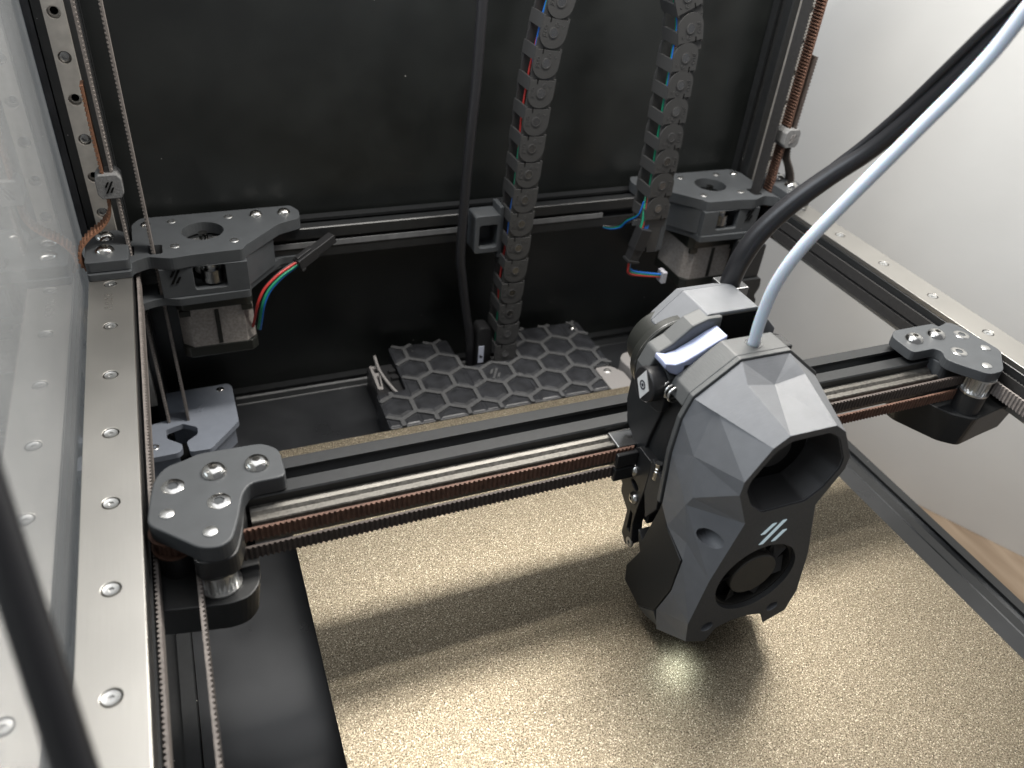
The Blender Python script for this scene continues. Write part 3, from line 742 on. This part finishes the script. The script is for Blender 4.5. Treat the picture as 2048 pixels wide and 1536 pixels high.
# ------------------------------------------------------------------ rear wall items
def hanging_cable():
    t = thing('hanging_cable', 'black round cable hanging in front of the back panel beside the long chain', 'cable', (201, 438, -118))
    p = [(203, 444, 186), (201, 442, 150), (199.2, 440, 125), (197.2, 438, 81), (195, 437, 51), (193, 437, 8), (192, 437, -27), (194, 437, -45), (198, 437, -72), (202, 437, -95), (203, 437, -118)]
    build('jacket', MB().tube(spline(p), 3.1, 16), 'cable_sleeve', t, smooth=60)
    t2 = thing('cable_plug', 'black moulded plug with small white tag standing in the honeycomb cover', 'plug', (214, 437, -122))
    build('plug_body', MB().prism(rounded([(205.5, -122), (216.5, -122), (217, -96), (215, -84), (207, -83), (205.5, -88)], 2.5), 431, 443, 'y'), 'plug_black', t2, bevel=1.8, seg=3)
    tg = build('white_tag', MB().box(206.6, 210.6, 430.55, 430.95, -112, -98), 'tag_white', t2)
    build('tag_ink', MB().box(207.6, 209.6, 430.4, 430.5, -107.6, -106.2).box(207.3, 208.2, 430.4, 430.5, -106, -105.2), 'ink', tg)
hanging_cable()
def chain_anchor():
    t = thing('chain_anchor', 'grey printed hollow bracket fixed to the rear beam beside the long chain', 'bracket', (210, 443, -27))
    build('box', MB().plate(rounded([(200, -26), (217.5, -26), (217.5, 0), (200, 0)], 2), [rrect(203, 215.5, -22.5, -6.5, 1.8)], 433.5, 448, 'y'), 'grey_print', t, bevel=0.6)
    build('box_floor', MB().box(203.2, 215.4, 446.2, 447.9, -22.4, -6.6), 'grey_print', t)
    build('flange', MB().prism([(216.5, -31), (219.6, -31), (219.6, 5), (216.5, 5)], 434.5, 448, 'y'), 'grey_print', t, bevel=0.7)
    place('screw', 'socket_s', m_socket_s, 'aluminium', (206.5, 445.9, -9.5), (PI/2, 0, 0), t)
chain_anchor()

def belt_cover():
    t = thing('belt_cover', 'bluish grey printed cover with six-sided hole over the lower belt pulley', 'cover', (15, 420, -130))
    out = [(0.2, 452), (38.5, 452.5), (40.5, 448.5), (40.7, 411.5), (22.3, 389.5), (10.6, 390), (9.2, 400), (16.0, 405.5), (16.3, 412), (8.2, 418), (-1.8, 414.5), (-1.5, 406), (6.6, 398.5), (6.5, 393.5), (4, 391), (-14, 390.5), (-18, 394), (-18, 420), (0, 424)]
    build('plate', MB().plate(rounded(out, 1.6), [], -116, -112), 'cover_blue', t, bevel=0.9)
    build('skirt', MB().prism([(2, 450.2), (38, 450.2), (38, 413), (22, 393), (18, 404), (18, 414), (8, 421), (2, 421)], -130.5, -116.1), 'cover_blue', t)
    build('skirt', MB().prism([(-17, 392), (4, 392), (4, 396), (-3, 404), (-3, 412), (-17, 418)], -150, -116.1), 'cover_blue', t)
    build('pulley_well', MB().prism(circ(7.2, 408.5, 8.5, 6), -129, -126, 'z'), 'hole_black', t)
    place('screw', 'button_s', m_button_s, 'dust_grey', (33, 447, -112.6), (0, 0, 0), t)
    place('screw', 'socket_s', m_socket_s, 'chrome', (-8.5, 400, -111.9), (0, 0, 0), t)
    mb = MB(); slashes(mb, 19, 431, 9, -112.1, -111.6, 'z', wdt=1.5)
    build('mark', mb, 'cover_blue', t, bevel=0.2)
belt_cover()

# honeycomb cover behind the bed
def inside(p, poly):
    x, y = p; c = False; n = len(poly)
    for i in range(n):
        (x1, y1), (x2, y2) = poly[i], poly[i-1]
        if (y1 > y) != (y2 > y) and x < (x2-x1)*(y-y1)/(y2-y1)+x1: c = not c
    return c
def clip_rect(poly, x0, x1, y0, y1):
    def cl(P, f, cut):
        o = []
        for i in range(len(P)):
            a, b = P[i-1], P[i]
            if f(b):
                if not f(a): o.append(cut(a, b))
                o.append(b)
            elif f(a): o.append(cut(a, b))
        return o
    def cx(v): return lambda a, b: (v, a[1]+(b[1]-a[1])*(v-a[0])/(b[0]-a[0]))
    def cy(v): return lambda a, b: (a[0]+(b[0]-a[0])*(v-a[1])/(b[1]-a[1]), v)
    for f, c in ((lambda p: p[0] >= x0, cx(x0)), (lambda p: p[0] <= x1, cx(x1)), (lambda p: p[1] >= y0, cy(y0)), (lambda p: p[1] <= y1, cy(y1))):
        if not poly: return []
        poly = cl(poly, f, c)
    return poly
def rear_cover():
    t = thing('rear_cover', 'black printed cover with raised honeycomb ribs behind the bed', 'cover', (212, 416, -130))
    rects = [(149, 193, 421, 461), (127.8, 149, 375, 411), (149, 193, 375, 421), (193, 232, 375, 425), (232, 284, 375, 460), (284, 299, 401, 460)]
    zt = -108.6
    out = [(127.8, 374), (127.8, 410), (148.4, 411.5), (149, 462), (193, 461), (193.5, 425.5), (231, 425.5), (234, 430), (250, 460.5), (299, 459.5), (299, 401), (284, 400), (284, 374)]
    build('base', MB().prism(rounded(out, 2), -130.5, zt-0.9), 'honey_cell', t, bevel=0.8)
    s = 12.8; dx = s*math.sqrt(3); dy = s*1.5
    outp = out
    mbr = MB(); seen = set()
    def ok(p): return inside(p, outp)
    rows = range(0, 7)
    for r in rows:
        for k in range(0, 11):
            cx = 126 + k*dx + (dx/2 if r % 2 else 0); cy = 372 + r*dy + 2
            hx = [(cx + s*math.cos(PI/6+PI/3*i), cy + s*math.sin(PI/6+PI/3*i)) for i in range(6)]
            # ribs on the hexagon's edges, cut off at the outline
            for i in range(6):
                a, b = hx[i], hx[(i+1) % 6]
                key = (round((a[0]+b[0])/2, 1), round((a[1]+b[1])/2, 1))
                if key in seen: continue
                seen.add(key)
                N = 10; ins = [ok((a[0]+(b[0]-a[0])*q/N, a[1]+(b[1]-a[1])*q/N)) for q in range(N+1)]
                if not any(ins): continue
                i0 = ins.index(True); i1 = N-ins[::-1].index(True)
                if i1 <= i0: continue
                p = Vector(a)+(Vector(b)-Vector(a))*(i0/N); q = Vector(a)+(Vector(b)-Vector(a))*(i1/N)
                dr = (q-p).normalized(); nn = Vector((-dr.y, dr.x))*1.4
                e = 0.7 if i0 == 0 else 0; e2 = 0.7 if i1 == N else 0
                pp = p-dr*e; qq = q+dr*e2
                mbr.prism([tuple(pp-nn), tuple(qq-nn), tuple(qq+nn), tuple(pp+nn)], zt-1.2, zt+0.25+random.uniform(-.03, .03))
            # hollow of the cell: a low cushion of its own
            best = None
            for (x0, x1, y0, y1) in rects:
                c = clip_rect([(cx+(x-cx)*0.83, cy+(y-cy)*0.83) for x, y in hx], x0+.5, x1-.5, y0+.5, y1-.5)
                if len(c) >= 3:
                    ar = abs(sum(c[i-1][0]*c[i][1]-c[i][0]*c[i-1][1] for i in range(len(c))))/2
                    if ar > 12: 
                        g = Vector((sum(p[0] for p in c)/len(c), sum(p[1] for p in c)/len(c)))
                        inn = [tuple(g+(Vector(p)-g)*0.72) for p in c]
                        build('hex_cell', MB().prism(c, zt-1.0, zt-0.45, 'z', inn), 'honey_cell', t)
    ribs = build('rib_lattice', mbr, 'honey_rib', t); 
    mb = MB(); slashes(mb, 212.5, 411.5, 11, zt-0.9, zt+0.1, 'z', wdt=1.8); build('mark', mb, 'honey_rib', t)
    place('screw', 'button_s', m_button_s, 'chrome', (291, 451, zt-0.6), (0, 0, 0), t)
    # neighbouring parts
    b = thing('switch_bracket', 'dusty grey bracket with one screw at the corner of the honeycomb cover', 'bracket', (291, 388, -130))
    build('plate', MB().prism(rounded([(284.4, 372), (284.4, 399.6), (296, 399.6), (303, 390), (303, 372)], 2.5), -130.5, -109.5), 'dust_grey', b, bevel=0.6)
    place('screw', 'socket_s', m_socket_s, 'chrome', (292, 394, -109.4), (0, 0, 0), b)
    c = thing('endstop_mount', 'grey printed lobe standing behind the print head near the honeycomb cover', 'bracket', (312, 400, -130))
    build('plate', MB().prism(rounded([(306, 378), (303, 398), (309, 405), (322, 404), (324, 378)], 4), -130.5, -104), 'dust_grey', c, bevel=1.0)
    d = thing('limit_switch', 'black lever switch with a bent grey wire at the honeycomb cover', 'switch', (136, 428, -130))
    build('body', MB().box(130, 148, 411.5, 447, -130.5, -113), 'plug_black', d, bevel=0.5)
    build('wire_lever', MB().tube(spline([(136.5, 450, -106.5), (136.8, 440, -110), (138, 428, -110.2), (141, 414, -110.6), (143.5, 409.5, -111)]), 1.1, 10), 'dust_grey', d, smooth=60)
    build('lever_frame', MB().plate([(131.2, 418.5), (134.6, 417.5), (137.8, 444.6), (131.6, 445.6)], [[(133.0, 421), (134.0, 421), (135.5, 433), (133.6, 433)], [(133.2, 437), (136, 436.6), (136.4, 442), (133.2, 442.5)]], -113, -111.2), 'dust_grey', d)
    for y in (427, 435): build('terminal', MB().box(143, 147.6, y, y+3.4, -113, -110.6), 'plug_black', d)
rear_cover()

# ================================================================== BED
def bed():
    b = thing('heated_bed', 'black aluminium heater plate under the gold sheet', 'bed plate', (209, 200, -130))
    build('heater_plate', MB().prism(rrect(57, 361.5, 48, 350.5, 6), -101, -92.85), 'bed_black', b, bevel=0.5)
    for x, y in ((80, 80), (338, 80), (80, 320), (338, 320)): build('standoff', MB().cyl((x, y), 5, -130.6, -101.02), 'aluminium', b)
    o = build('build_sheet', MB().prism(rrect(55.2, 363.6, 45, 353, 5, 6), -92.8, -92.0), 'gold')
    tag(o, 'gold textured build sheet lying on the heater plate', 'build sheet')
bed()

# ================================================================== CABLES IN FRONT
XC = 227.5

def head_cables():
    p = [(241.0, 236.4, 48), (241.0, 236, 58.3), (241.7, 234, 70), (245.5, 232, 81.8), (252.8, 228, 94.8), (262.2, 222, 108.5), (269.1, 214, 121.3), (272.4, 205, 136.1), (272.9, 195, 151.8), (272.6, 186, 166.5), (271.9, 178, 179.6), (270.2, 170, 192.7), (268, 150, 225)]
    o = build('umbilical_cable', MB().tube(spline(p), [4.3-1.4*min(1.0, max(0.0, (i-20)/55)) for i in range(len(spline(p)))], 20), 'cable_sleeve', smooth=60)
    tag(o, 'thick black sleeved cable arching up from the hood of the print head', 'cable')
    p2 = [(x+3.4, y-1.0, z-2.6) for x, y, z in p[6:]]
    p2 = [(262.2, 222.6, 108.0)] + p2[1:]
    o = build('thin_cable', MB().tube(spline([(252.8, 228.6, 94.2), (261.4, 223.6, 109.6), (267.4, 216.0, 123.6), (270.2, 206.6, 139.4), (270.0, 196.4, 155.4), (269.3, 187, 170.0), (268.4, 178, 183.2), (267, 168, 197), (265, 150, 228)]), 1.5, 14), 'cable_black', smooth=60)
    tag(o, 'thin black wire bound along the thick sleeved cable', 'cable')
    p = [(227.3, 198.3, 44), (227.3, 198.3, 52.2), (225.9, 197, 64.7), (225.7, 195, 80.9), (228.8, 192, 96.1), (236.2, 188, 113.2), (244.4, 184, 129.9), (251.6, 181, 143.6), (258.2, 179, 154.7), (263.8, 177, 166.1), (266.4, 174, 179.1), (268.5, 170, 195.1), (268, 160, 222)]
    o = build('filament_tube', MB().tube(spline(p), 2.3, 18), 'ptfe', smooth=60)
    tag(o, 'pale blue plastic filament tube curving up from the print head', 'tube')
    p = [(-18.2, 191.3, 227.2), (-13.6, 168, 201.4), (-9, 144.7, 175.6), (-4.4, 121.4, 149.8), (0.2, 98.1, 124.0), (4.8, 74.8, 98.2), (9.4, 51.5, 72.4), (13, 32, 40), (15, 20, -20), (16, 14, -130), (16, 12, -300)]
    o = build('loose_cable', MB().tube(spline(p), 3.0, 20), 'cable_black', smooth=60)
    tag(o, 'blurred black cable slanting down close beside the clear side panel', 'cable')
head_cables()

# ================================================================== PRINT HEAD
def apply_cutters(o, cutters):
    tmp = []
    for mb in cutters:
        me = bpy.data.meshes.new('cut'); me.from_pydata([(x*MM, y*MM, z*MM) for x, y, z in mb.v], [], mb.f); finish(me, 0)
        c = bpy.data.objects.new('cut', me); COL.objects.link(c); tmp.append(c)
        m = o.modifiers.new('b', 'BOOLEAN'); m.operation = 'DIFFERENCE'; m.object = c; m.solver = 'EXACT'
    bpy.context.view_layer.update()
    me = bpy.data.meshes.new_from_object(o.evaluated_get(bpy.context.evaluated_depsgraph_get()))
    o.modifiers.clear(); old = o.data; o.data = me; bpy.data.meshes.remove(old)
    for c in tmp: bpy.data.objects.remove(c)

def toolhead():
    t = thing('print_head', 'large grey faceted print head with fan, hood and lit slash mark on the cross beam', 'print head', (XC, 195, -86))
    H = dict(
        A=(10.4, 157, 42.2), B=(16.4, 157, 37.7), C=(24.4, 157, 23.5), D=(24.6, 157, 17), E=(16.9, 157, -0.3), F=(24.9, 157, -31.3),
        G=(28.4, 157, -57.5), H=(26.4, 157, -70.3), I=(15.6, 157, -75), b1=(11.8, 157, -67), b2=(4.5, 157, -64.8),
        SA=(11.2, 190, 52), SB=(28.7, 190, 37.9), SC=(31.6, 190, 28.5), SD=(32.4, 190, 11.8), SE=(31.3, 188.9, -16.9), SF=(31.0, 182.8, -23.2),
        SG=(30.7, 168.6, -29.4), SH=(31, 169.5, -49.7), SI=(30.4, 175.6, -70), SJ=(29, 173.6, -81.9),
        a=(12.0, 186.3, 50.2), b=(13.3, 181.4, 47.6), d=(24.3, 182.4, 39.0), e=(30.4, 179.8, 18.1), h1=(31.2, 172.8, 2.6), h2=(31.8, 174.9, -3.1), h4=(30.0, 170.0, -20.7))
    cpt = (0, 181.5, 45.0)
    names = list(H); vs = []; idx = {}
    for sgn in (-1, 1):
        for n in names:
            x, y, z = H[n]; idx[n, sgn] = len(vs); vs.append((XC+sgn*x, y, z))
    idx['c', -1] = idx['c', 1] = len(vs); vs.append((XC+cpt[0], cpt[1], cpt[2]))
    fl = [('SA', 'SB', 'a'), ('a', 'SB', 'b'), ('SB', 'd', 'B'), ('SB', 'B', 'b'), ('b', 'B', 'A'), ('a', 'b', 'c'), ('b', 'A', 'c'), ('SA', 'a', 'c'),
          ('SB', 'SC', 'd'), ('SC', 'e', 'd'), ('d', 'e', 'C'), ('d', 'C', 'B'), ('SC', 'SD', 'e'), ('SD', 'h1', 'e'), ('SD', 'SE', 'h2'), ('SD', 'h2', 'h1'),
          ('e', 'h1', 'D'), ('e', 'D', 'C'), ('h1', 'h2', 'E'), ('h1', 'E', 'D'), ('SE', 'SF', 'h2'), ('SF', 'h4', 'h2'), ('SF', 'SG', 'h4'),
          ('h2', 'h4', 'F'), ('h2', 'F', 'E'), ('h4', 'SG', 'F'), ('SG', 'SH', 'G'), ('SG', 'G', 'F'), ('SH', 'SI', 'G'), ('SI', 'SJ', 'H'), ('SI', 'H', 'G'),
          ('SJ', 'I', 'H'), ('SJ', 'b1', 'I'), ('SJ', 'b2', 'b1')]
    fs = []
    for f in fl:
        fs.append(tuple(idx[n, -1] for n in f)); fs.append(tuple(idx[n, 1] for n in f)[::-1])
    fs.append((idx['SA', -1], idx['c', 1], idx['SA', 1])); fs.append((idx['c', 1], idx['A', -1], idx['A', 1]))
    fs.append((idx['SJ', -1], idx['SJ', 1], idx['b2', 1], idx['b2', -1]))
    S = ['SA', 'SB', 'SC', 'SD', 'SE', 'SF', 'SG', 'SH', 'SI', 'SJ']
    for i in range(len(S)-1): fs.append((idx[S[i], -1], idx[S[i], 1], idx[S[i+1], 1], idx[S[i+1], -1]))
    F = ['A', 'B', 'C', 'D', 'E', 'F', 'G', 'H', 'I', 'b1', 'b2']
    fs.append(tuple([idx[n, -1] for n in F] + [idx[n, 1] for n in F[::-1]]))
    mb = MB(); mb.add(vs, fs)
    o = build('cover', mb, 'tool_grey', t)
    wl = o.location.copy(); o.location = (0, 0, 0); par = o.parent; o.parent = None
    me = o.data
    for v in me.vertices: v.co += WORLD[o.name]
    o.location = (0, 0, 0)
    # cutters: duct, fan bore, foot holes, screw eyes
    half = [(8.6, 39.2), (14.6, 35.4), (21.6, 23.0), (21.8, 18.2), (17.0, 9.0), (10.4, 3.6)]
    duct = rounded([(XC-x, z) for x, z in half] + [(XC+x, z) for x, z in half[::-1]], 1.6)
    inner = [(XC+(u-XC)*0.76, 21+(v-21)*0.80) for u, v in duct]
    cut = [MB().prism(duct, 155, 157.8, 'y'),
           MB().prism([(XC+(u-XC)*.995, 21+(v-21)*.995) for u, v in duct], 157.5, 172, 'y', inner),
           MB().cyl((XC, -38), 19.4, 155, 164.5, 'y', 56),
           MB().cyl((XC-17.2, -64), 2.9, 155, 163, 'y', 24), MB().cyl((XC+17.2, -64), 2.9, 155, 163, 'y', 24)]
    for s_ in (-1, 1):
        cut.append(MB().tube([(XC+s_*25.6, 150, -12.2), (XC+s_*25.0, 171.5, -12.8)], 3.7, 28))
    apply_cutters(o, cut)
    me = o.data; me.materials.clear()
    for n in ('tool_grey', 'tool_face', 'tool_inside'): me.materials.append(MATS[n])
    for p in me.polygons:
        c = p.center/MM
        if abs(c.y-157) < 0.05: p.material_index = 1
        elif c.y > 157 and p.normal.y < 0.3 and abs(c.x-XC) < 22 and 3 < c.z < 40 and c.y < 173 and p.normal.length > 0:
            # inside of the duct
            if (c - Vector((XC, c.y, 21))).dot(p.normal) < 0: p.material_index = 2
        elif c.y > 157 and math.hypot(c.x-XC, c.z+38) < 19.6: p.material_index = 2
    org = WORLD[o.name]
    for v in me.vertices: v.co -= org
    o.parent = par; o.location = wl
    bv = o.modifiers.new('bevel', 'BEVEL'); bv.width = 0.35*MM; bv.segments = 2; bv.limit_method = 'ANGLE'; bv.angle_limit = math.radians(14); bv.use_clamp_overlap = True
    # blower inside the duct
    f = build('blower', MB().cyl((XC, 20.5), 15.5, 171.2, 173.2, 'y', 40), 'hole_black', t)
    build('blower_hub', MB().cyl((XC, 20.5), 7.5, 170.4, 171.1, 'y', 32), 'fan_black', f)
    # axial fan
    fan = build('axial_fan', MB().plate(circ(XC, -38, 19.3, 48), [circ(XC, -38, 18.2, 48)], 159.2, 164.4, 'y'), 'fan_black', t)
    build('fan_back', MB().cyl((XC, -38), 18.2, 163.6, 164.3, 'y', 40), 'hole_black', fan)
    build('hub', MB().cyl((XC, -38), 11.2, 158.6, 163.4, 'y', 44), 'fan_hub', fan, bevel=0.5, smooth=30)
    for k in range(7):
        a = 2*PI*k/7+0.3; mbb = MB()
        pts = []
        for r, da in ((11.0, 0.0), (17.9, 0.30)): pts.append((r, a+da))
        q = []
        for r, th in pts: q.append((XC+r*math.cos(th), -38+r*math.sin(th), 160.0, 163.2, th))
        vs2 = []
        for x, z, y0, y1, th in q:
            for yy, dth in ((y0, 0.0), (y0+0.5, 0.0), (y1, 0.42), (y1-0.5, 0.42)):
                r = math.hypot(x-XC, z+38); vs2.append((XC+r*math.cos(th+dth), yy, -38+r*math.sin(th+dth)))
        mbb.add(vs2, [(0, 1, 5, 4), (1, 2, 6, 5), (2, 3, 7, 6), (3, 0, 4, 7), (3, 2, 1, 0), (4, 5, 6, 7)])
        build('blade', mbb, 'fan_black', fan)
    # maker's mark, lit from behind
    mk = MB()
    for (x0, z0), (x1, z1), wd in (((-4.6, -15.9), (3.3, -4.4), 1.9), ((-5.6, -9.9), (-1.4, -4.9), 1.9), ((1.4, -15.9), (5.4, -10.6), 1.9)):
        mk.prism([(XC+x0-wd/2, z0), (XC+x0+wd/2, z0), (XC+x1+wd/2, z1), (XC+x1-wd/2, z1)], 156.7, 157.3, 'y')
    build('lit_mark', mk, 'led_logo', t)
    # block behind the cover
    prof = [(0, 53), (11.8, 53), (29.4, 39), (32.6, 29.0), (33.6, 11.8), (31.8, -17)]
    pr = [(XC-x, z) for x, z in prof] + [(XC+x, z) for x, z in prof[:0:-1]]
    up = [(0, 53), (11.8, 53), (29.4, 39), (31.4, 33), (26.0, 30)]
    pu = [(XC-x, z) for x, z in up] + [(XC+x, z) for x, z in up[:0:-1]]
    build('front_block', MB().prism(pu, 192.6, 203.6, 'y'), 'tool_dark', t, bevel=0.5)
    build('front_plate', MB().prism(pr, 190.3, 192.58, 'y'), 'tool_dark', t, bevel=0.3)
    build('tube_collar', MB().plate(circ(227.3, 198.3, 3.4, 24), [circ(227.3, 198.3, 2.7, 24)], 53.0, 53.3), 'chrome', t)
    core = [(192.7, 29.8), (203.7, 29.8), (203.7, 44), (212, 44), (221, 40), (232, 36), (234, 5), (229, -5), (224, -5), (218, -17), (192.7, -17)]
    build('core', MB().prism(core, XC-26.5, XC+26.5, 'x'), 'black_print', t, bevel=0.8)
    side = [(206, 26), (222, 27), (233.5, 21), (233.6, 5.4), (230, -4.6), (224, -8), (222, -17.3), (214, -17.3), (212, 0)]
    for s_ in (-1, 1):
        a_, b_ = (XC-28.2, XC-26.4) if s_ < 0 else (XC+26.4, XC+28.2)
        build('side_plate', MB().prism(side, a_, b_, 'x'), 'black_print', t, bevel=0.5)
    build('gap_shade', MB().box(XC-8, XC+20, 203.65, 214, 30, 44.5), 'hole_black', t)  # black slab standing in for the shade down in the gap
    build('hood_mouth_shade', MB().box(XC-9, XC+17.5, 213.4, 214.1, 40, 57.2), 'hole_black', t)  # black sheet over the hood front, stands in for a shaded cavity
    # latch
    lv = [(-8.6, 54.4), (-13, 52.4), (-20, 48.4), (-26, 45.4), (-30, 44.6), (-34.6, 45.8), (-34.8, 43.6), (-31.5, 40.6), (-28, 38.8), (-18, 40), (-8.6, 44)]
    build('latch', MB().prism([(XC+x, z) for x, z in lv], 203.8, 212.2, 'y'), 'lilac', t, bevel=0.6)
    # second plate
    p2 = [(-6, 57.6), (-12.6, 57.6), (-19.5, 55.2), (-27.2, 48.4), (-33.4, 45), (-36.6, 37), (-36.2, 28), (-31, 21), (-6, 24)]
    build('rear_plate', MB().prism([(XC+x, z) for x, z in p2], 212.3, 220.5, 'y'), 'tool_dark', t, bevel=0.8)
    # round motor
    mo = build('extruder_motor', MB().cyl((XC-18.0, 34.0), 18.2, 220.6, 225.6, 'y', 64), 'motor_black', t, smooth=40, bevel=0.4)
    build('motor_can', MB().cyl((XC-17.0, 33.5), 14.0, 225.7, 238, 'y', 64), 'motor_black', mo, smooth=40, bevel=0.5)
    build('motor_ring', MB().cyl((XC-18.0, 34.0), 18.35, 221.6, 222.0, 'y', 64), 'chrome', mo, smooth=40)
    # cable hood
    ht = [(0, 58.4), (11.8, 58.4), (24.4, 46), (24.4, 34)]
    hp = [(XC-x, z) for x, z in ht] + [(XC+x, z) for x, z in ht[:0:-1]]
    ht2 = [(0, 55.0), (10, 55.0), (20.4, 45), (20.4, 34)]
    hp2 = [(XC-x, z) for x, z in ht2] + [(XC+x, z) for x, z in ht2[:0:-1]]
    hd = build('hood', MB().prism(hp, 214.2, 233.5, 'y').prism(hp, 233.52, 240.5, 'y', hp2), 'tool_grey', t, bevel=0.5)
    build('cable_gland', MB().box(XC+8.2, XC+19.6, 230.4, 242, 46, 57.2), 'chrome_dark', t, bevel=0.6)
    # tension knob with diamond
    kn = build('knob', MB().cyl((210.0, 32.2), 7.4, XC-38.4, XC-31.5, 'x', 36), 'plug_black', t, bevel=0.6, smooth=40)
    build('diamond', MB().prism([(210.0, 39.2), (205.6, 32.2), (210.0, 25.2), (214.4, 32.2)], XC-38.75, XC-38.3, 'x'), 'diamond', kn)
    build('diamond_ring', MB().plate(circ(210, 32.2, 2.0, 20), [circ(210, 32.2, 1.45, 20)], XC-38.95, XC-38.7, 'x'), 'ink', kn)
    build('diamond_dot', MB().cyl((210, 32.2), 0.7, XC-38.95, XC-38.7, 'x', 14), 'ink', kn)
    build('knob_arm', MB().prism(rounded([(203.5, 39), (212, 41), (217, 37), (218, 24), (212, 18), (204, 20)], 3), XC-31.6, XC-28.2, 'x'), 'black_print', t, bevel=0.5)
    sp = []
    for k in range(0, 61):
        a = k/60*4*2*PI; sp.append((XC-31.0+2.8*math.cos(a), 207-k/60*9.0, 33.5+2.8*math.sin(a)))
    build('spring', MB().tube(sp, 0.62, 8), 'chrome', t, smooth=60)
    # lower housing behind the cover
    low = [(189.5, -10), (190.3, -21), (196, -46), (199, -44), (200.6, -43.5), (199, -48), (195.6, -53), (199.8, -63.3), (202.6, -70), (201, -79), (187.3, -81.4), (176.6, -71.6), (170.2, -50), (169.4, -30.5), (183, -24)]
    lo2 = [(189.5, -10), (190.3, -21), (195.6, -53), (199.8, -63.3), (200, -80), (184, -86.2), (174.4, -82.0), (171, -60), (170.2, -31), (183, -24)]
    build('lower_housing', MB().prism(low, XC-31.0, XC+31.0, 'x'), 'black_print', t, bevel=0.4)
    for s_ in (-1, 1):   # sloping feet of the air duct
        yz = [(187.1, -81.5), (176.5, -71.7), (174.5, -81.8), (184.2, -86.2)]
        vs3 = []
        for xo in (31.0, 17.0):
            for k, (y, z) in enumerate(yz): vs3.append((XC+s_*(xo-(3.2 if (k > 1 and xo > 20) else 0)), y, z))
        build('duct_foot', MB().add(vs3, [(0, 1, 2, 3), (7, 6, 5, 4), (0, 4, 5, 1), (1, 5, 6, 2), (2, 6, 7, 3), (3, 7, 4, 0)]), 'tool_dark', t, bevel=0.3)
    build('nozzle', MB().lathe([(0.6, -89), (3.2, -86), (3.5, -80), (3.5, -74)], 20, (XC, 195, 0)), 'brass', t, smooth=40)
    # carriage plates and bolts
    for s_ in (-1, 1):
        a_, b_ = (XC-30.4, XC-25) if s_ < 0 else (XC+25, XC+30.4)
        cp = [(214, -6), (221, -14), (223.5, -32), (220.5, -33.6), (220, -38), (212.5, -43), (212.8, -58), (208, -61.5), (203.6, -57), (206, -46), (205.5, -36), (203.5, -22), (203, -6)]
        build('carriage_arm', MB().plate(cp, [[(211+3.2*math.cos(q*PI/8), -26+1.9*math.sin(q*PI/8)+ (0.4*math.cos(q*PI/8))) for q in range(16)], [(208, -41), (209.8, -41), (209.4, -52), (206.6, -52)]], a_, b_, 'x'), 'plug_black', t, bevel=0.5)
        xo = XC-30.5 if s_ < 0 else XC+30.5
        place('button_bolt', 'button_s2', lambda: MB().lathe([(0.01, 0.3), (1.0, 0.3), (1.05, 1.7), (1.7, 1.6), (2.5, 1.1), (2.9, 0.2), (2.9, -0.5)], 24, hexr=(1, 2)), 'chrome', (xo, 213.8, -19.2), (0, s_*PI/2, 0), t)
        place('button_bolt', 'button_s2', None, 'chrome', (xo, 209.3, -32.5), (0, s_*PI/2, 0), t)
        place('grub_screw', 'socket_s', m_socket_s, 'brass', (xo, 205.5, -57.5), (0, s_*PI/2, 0), t)
        st = [(203.5, -4), (206.5, -8), (206, -18), (199, -35), (193, -24), (195, -8)]
        build('strut', MB().prism(st, XC+s_*29 - 1.2, XC+s_*29 + 1.2, 'x'), 'tool_inside', t, bevel=0.3)
    build('thread_bolt', MB().lathe([(0.01, 0), (1.5, 0), (1.5, 4.5), (1.2, 4.8), (1.2, 5.3), (1.5, 5.6), (1.5, 6.2), (1.2, 6.5), (1.2, 7.0), (1.5, 7.3), (1.5, 9)], 16, (XC-29.5, 199.5, -12)), 'chrome', t)
    build('carriage_block', MB().box(XC-24.8, XC+24.8, 217.5, 229.5, -26, -6), 'chrome_dark', t, bevel=0.6)
    build('carriage_plate', MB().box(XC-24.9, XC+24.9, 203, 217.4, -45, -4), 'plug_black', t, bevel=0.6)
    for s_ in (-1, 1):
        for z0, z1 in ((-14.8, -8.0), (-23.0, -16.2)):
            x0, x1 = (XC-41, XC-30.6) if s_ < 0 else (XC+30.6, XC+41)
            build('belt_clamp', MB().box(x0, x1, 212.8, 215.2, z0, z1), 'plug_black', t, bevel=0.5)
    # small lamps under the head
    l = bpy.data.lights.new('head_lamp', 'SPOT'); l.energy = 0.012; l.color = (0.88, 1.0, 0.95); l.spot_size = math.radians(165); l.spot_blend = 0.5; l.shadow_soft_size = 0.008
    lo = bpy.data.objects.new('head_lamp', l); COL.objects.link(lo); lo.location = Vector((XC-20, 163, -79.6))*MM
    lo.rotation_euler = (Vector((XC-34, 150, -96)) - Vector((XC-20, 163, -79.6))).to_track_quat('-Z', 'Y').to_euler()
toolhead()

def end_sensor():
    t = thing('end_sensor', 'black screwed sensor housing hanging from the beam end by the white wall', 'sensor', (404, 408, -62))
    build('upper_box', MB().box(392, 409, 400, 416, -52, -26), 'black_print', t, bevel=1.2)
    build('body', MB().prism(rounded([(389, -78), (406, -80), (412, -76), (412, -70), (409, -67), (412, -60), (411, -52), (390, -52)], 2), 398, 412, 'y'), 'black_print', t, bevel=1.0)
    build('wheel', MB().cyl((408, -78), 3.4, 400, 410, 'y', 24), 'plug_black', t)
    for x, z in ((393, -60), (392, -76)): place('screw', 'button_s', m_button_s, 'chrome_dark', (x, 397.9, z), (PI/2, 0, 0), t)
end_sensor()
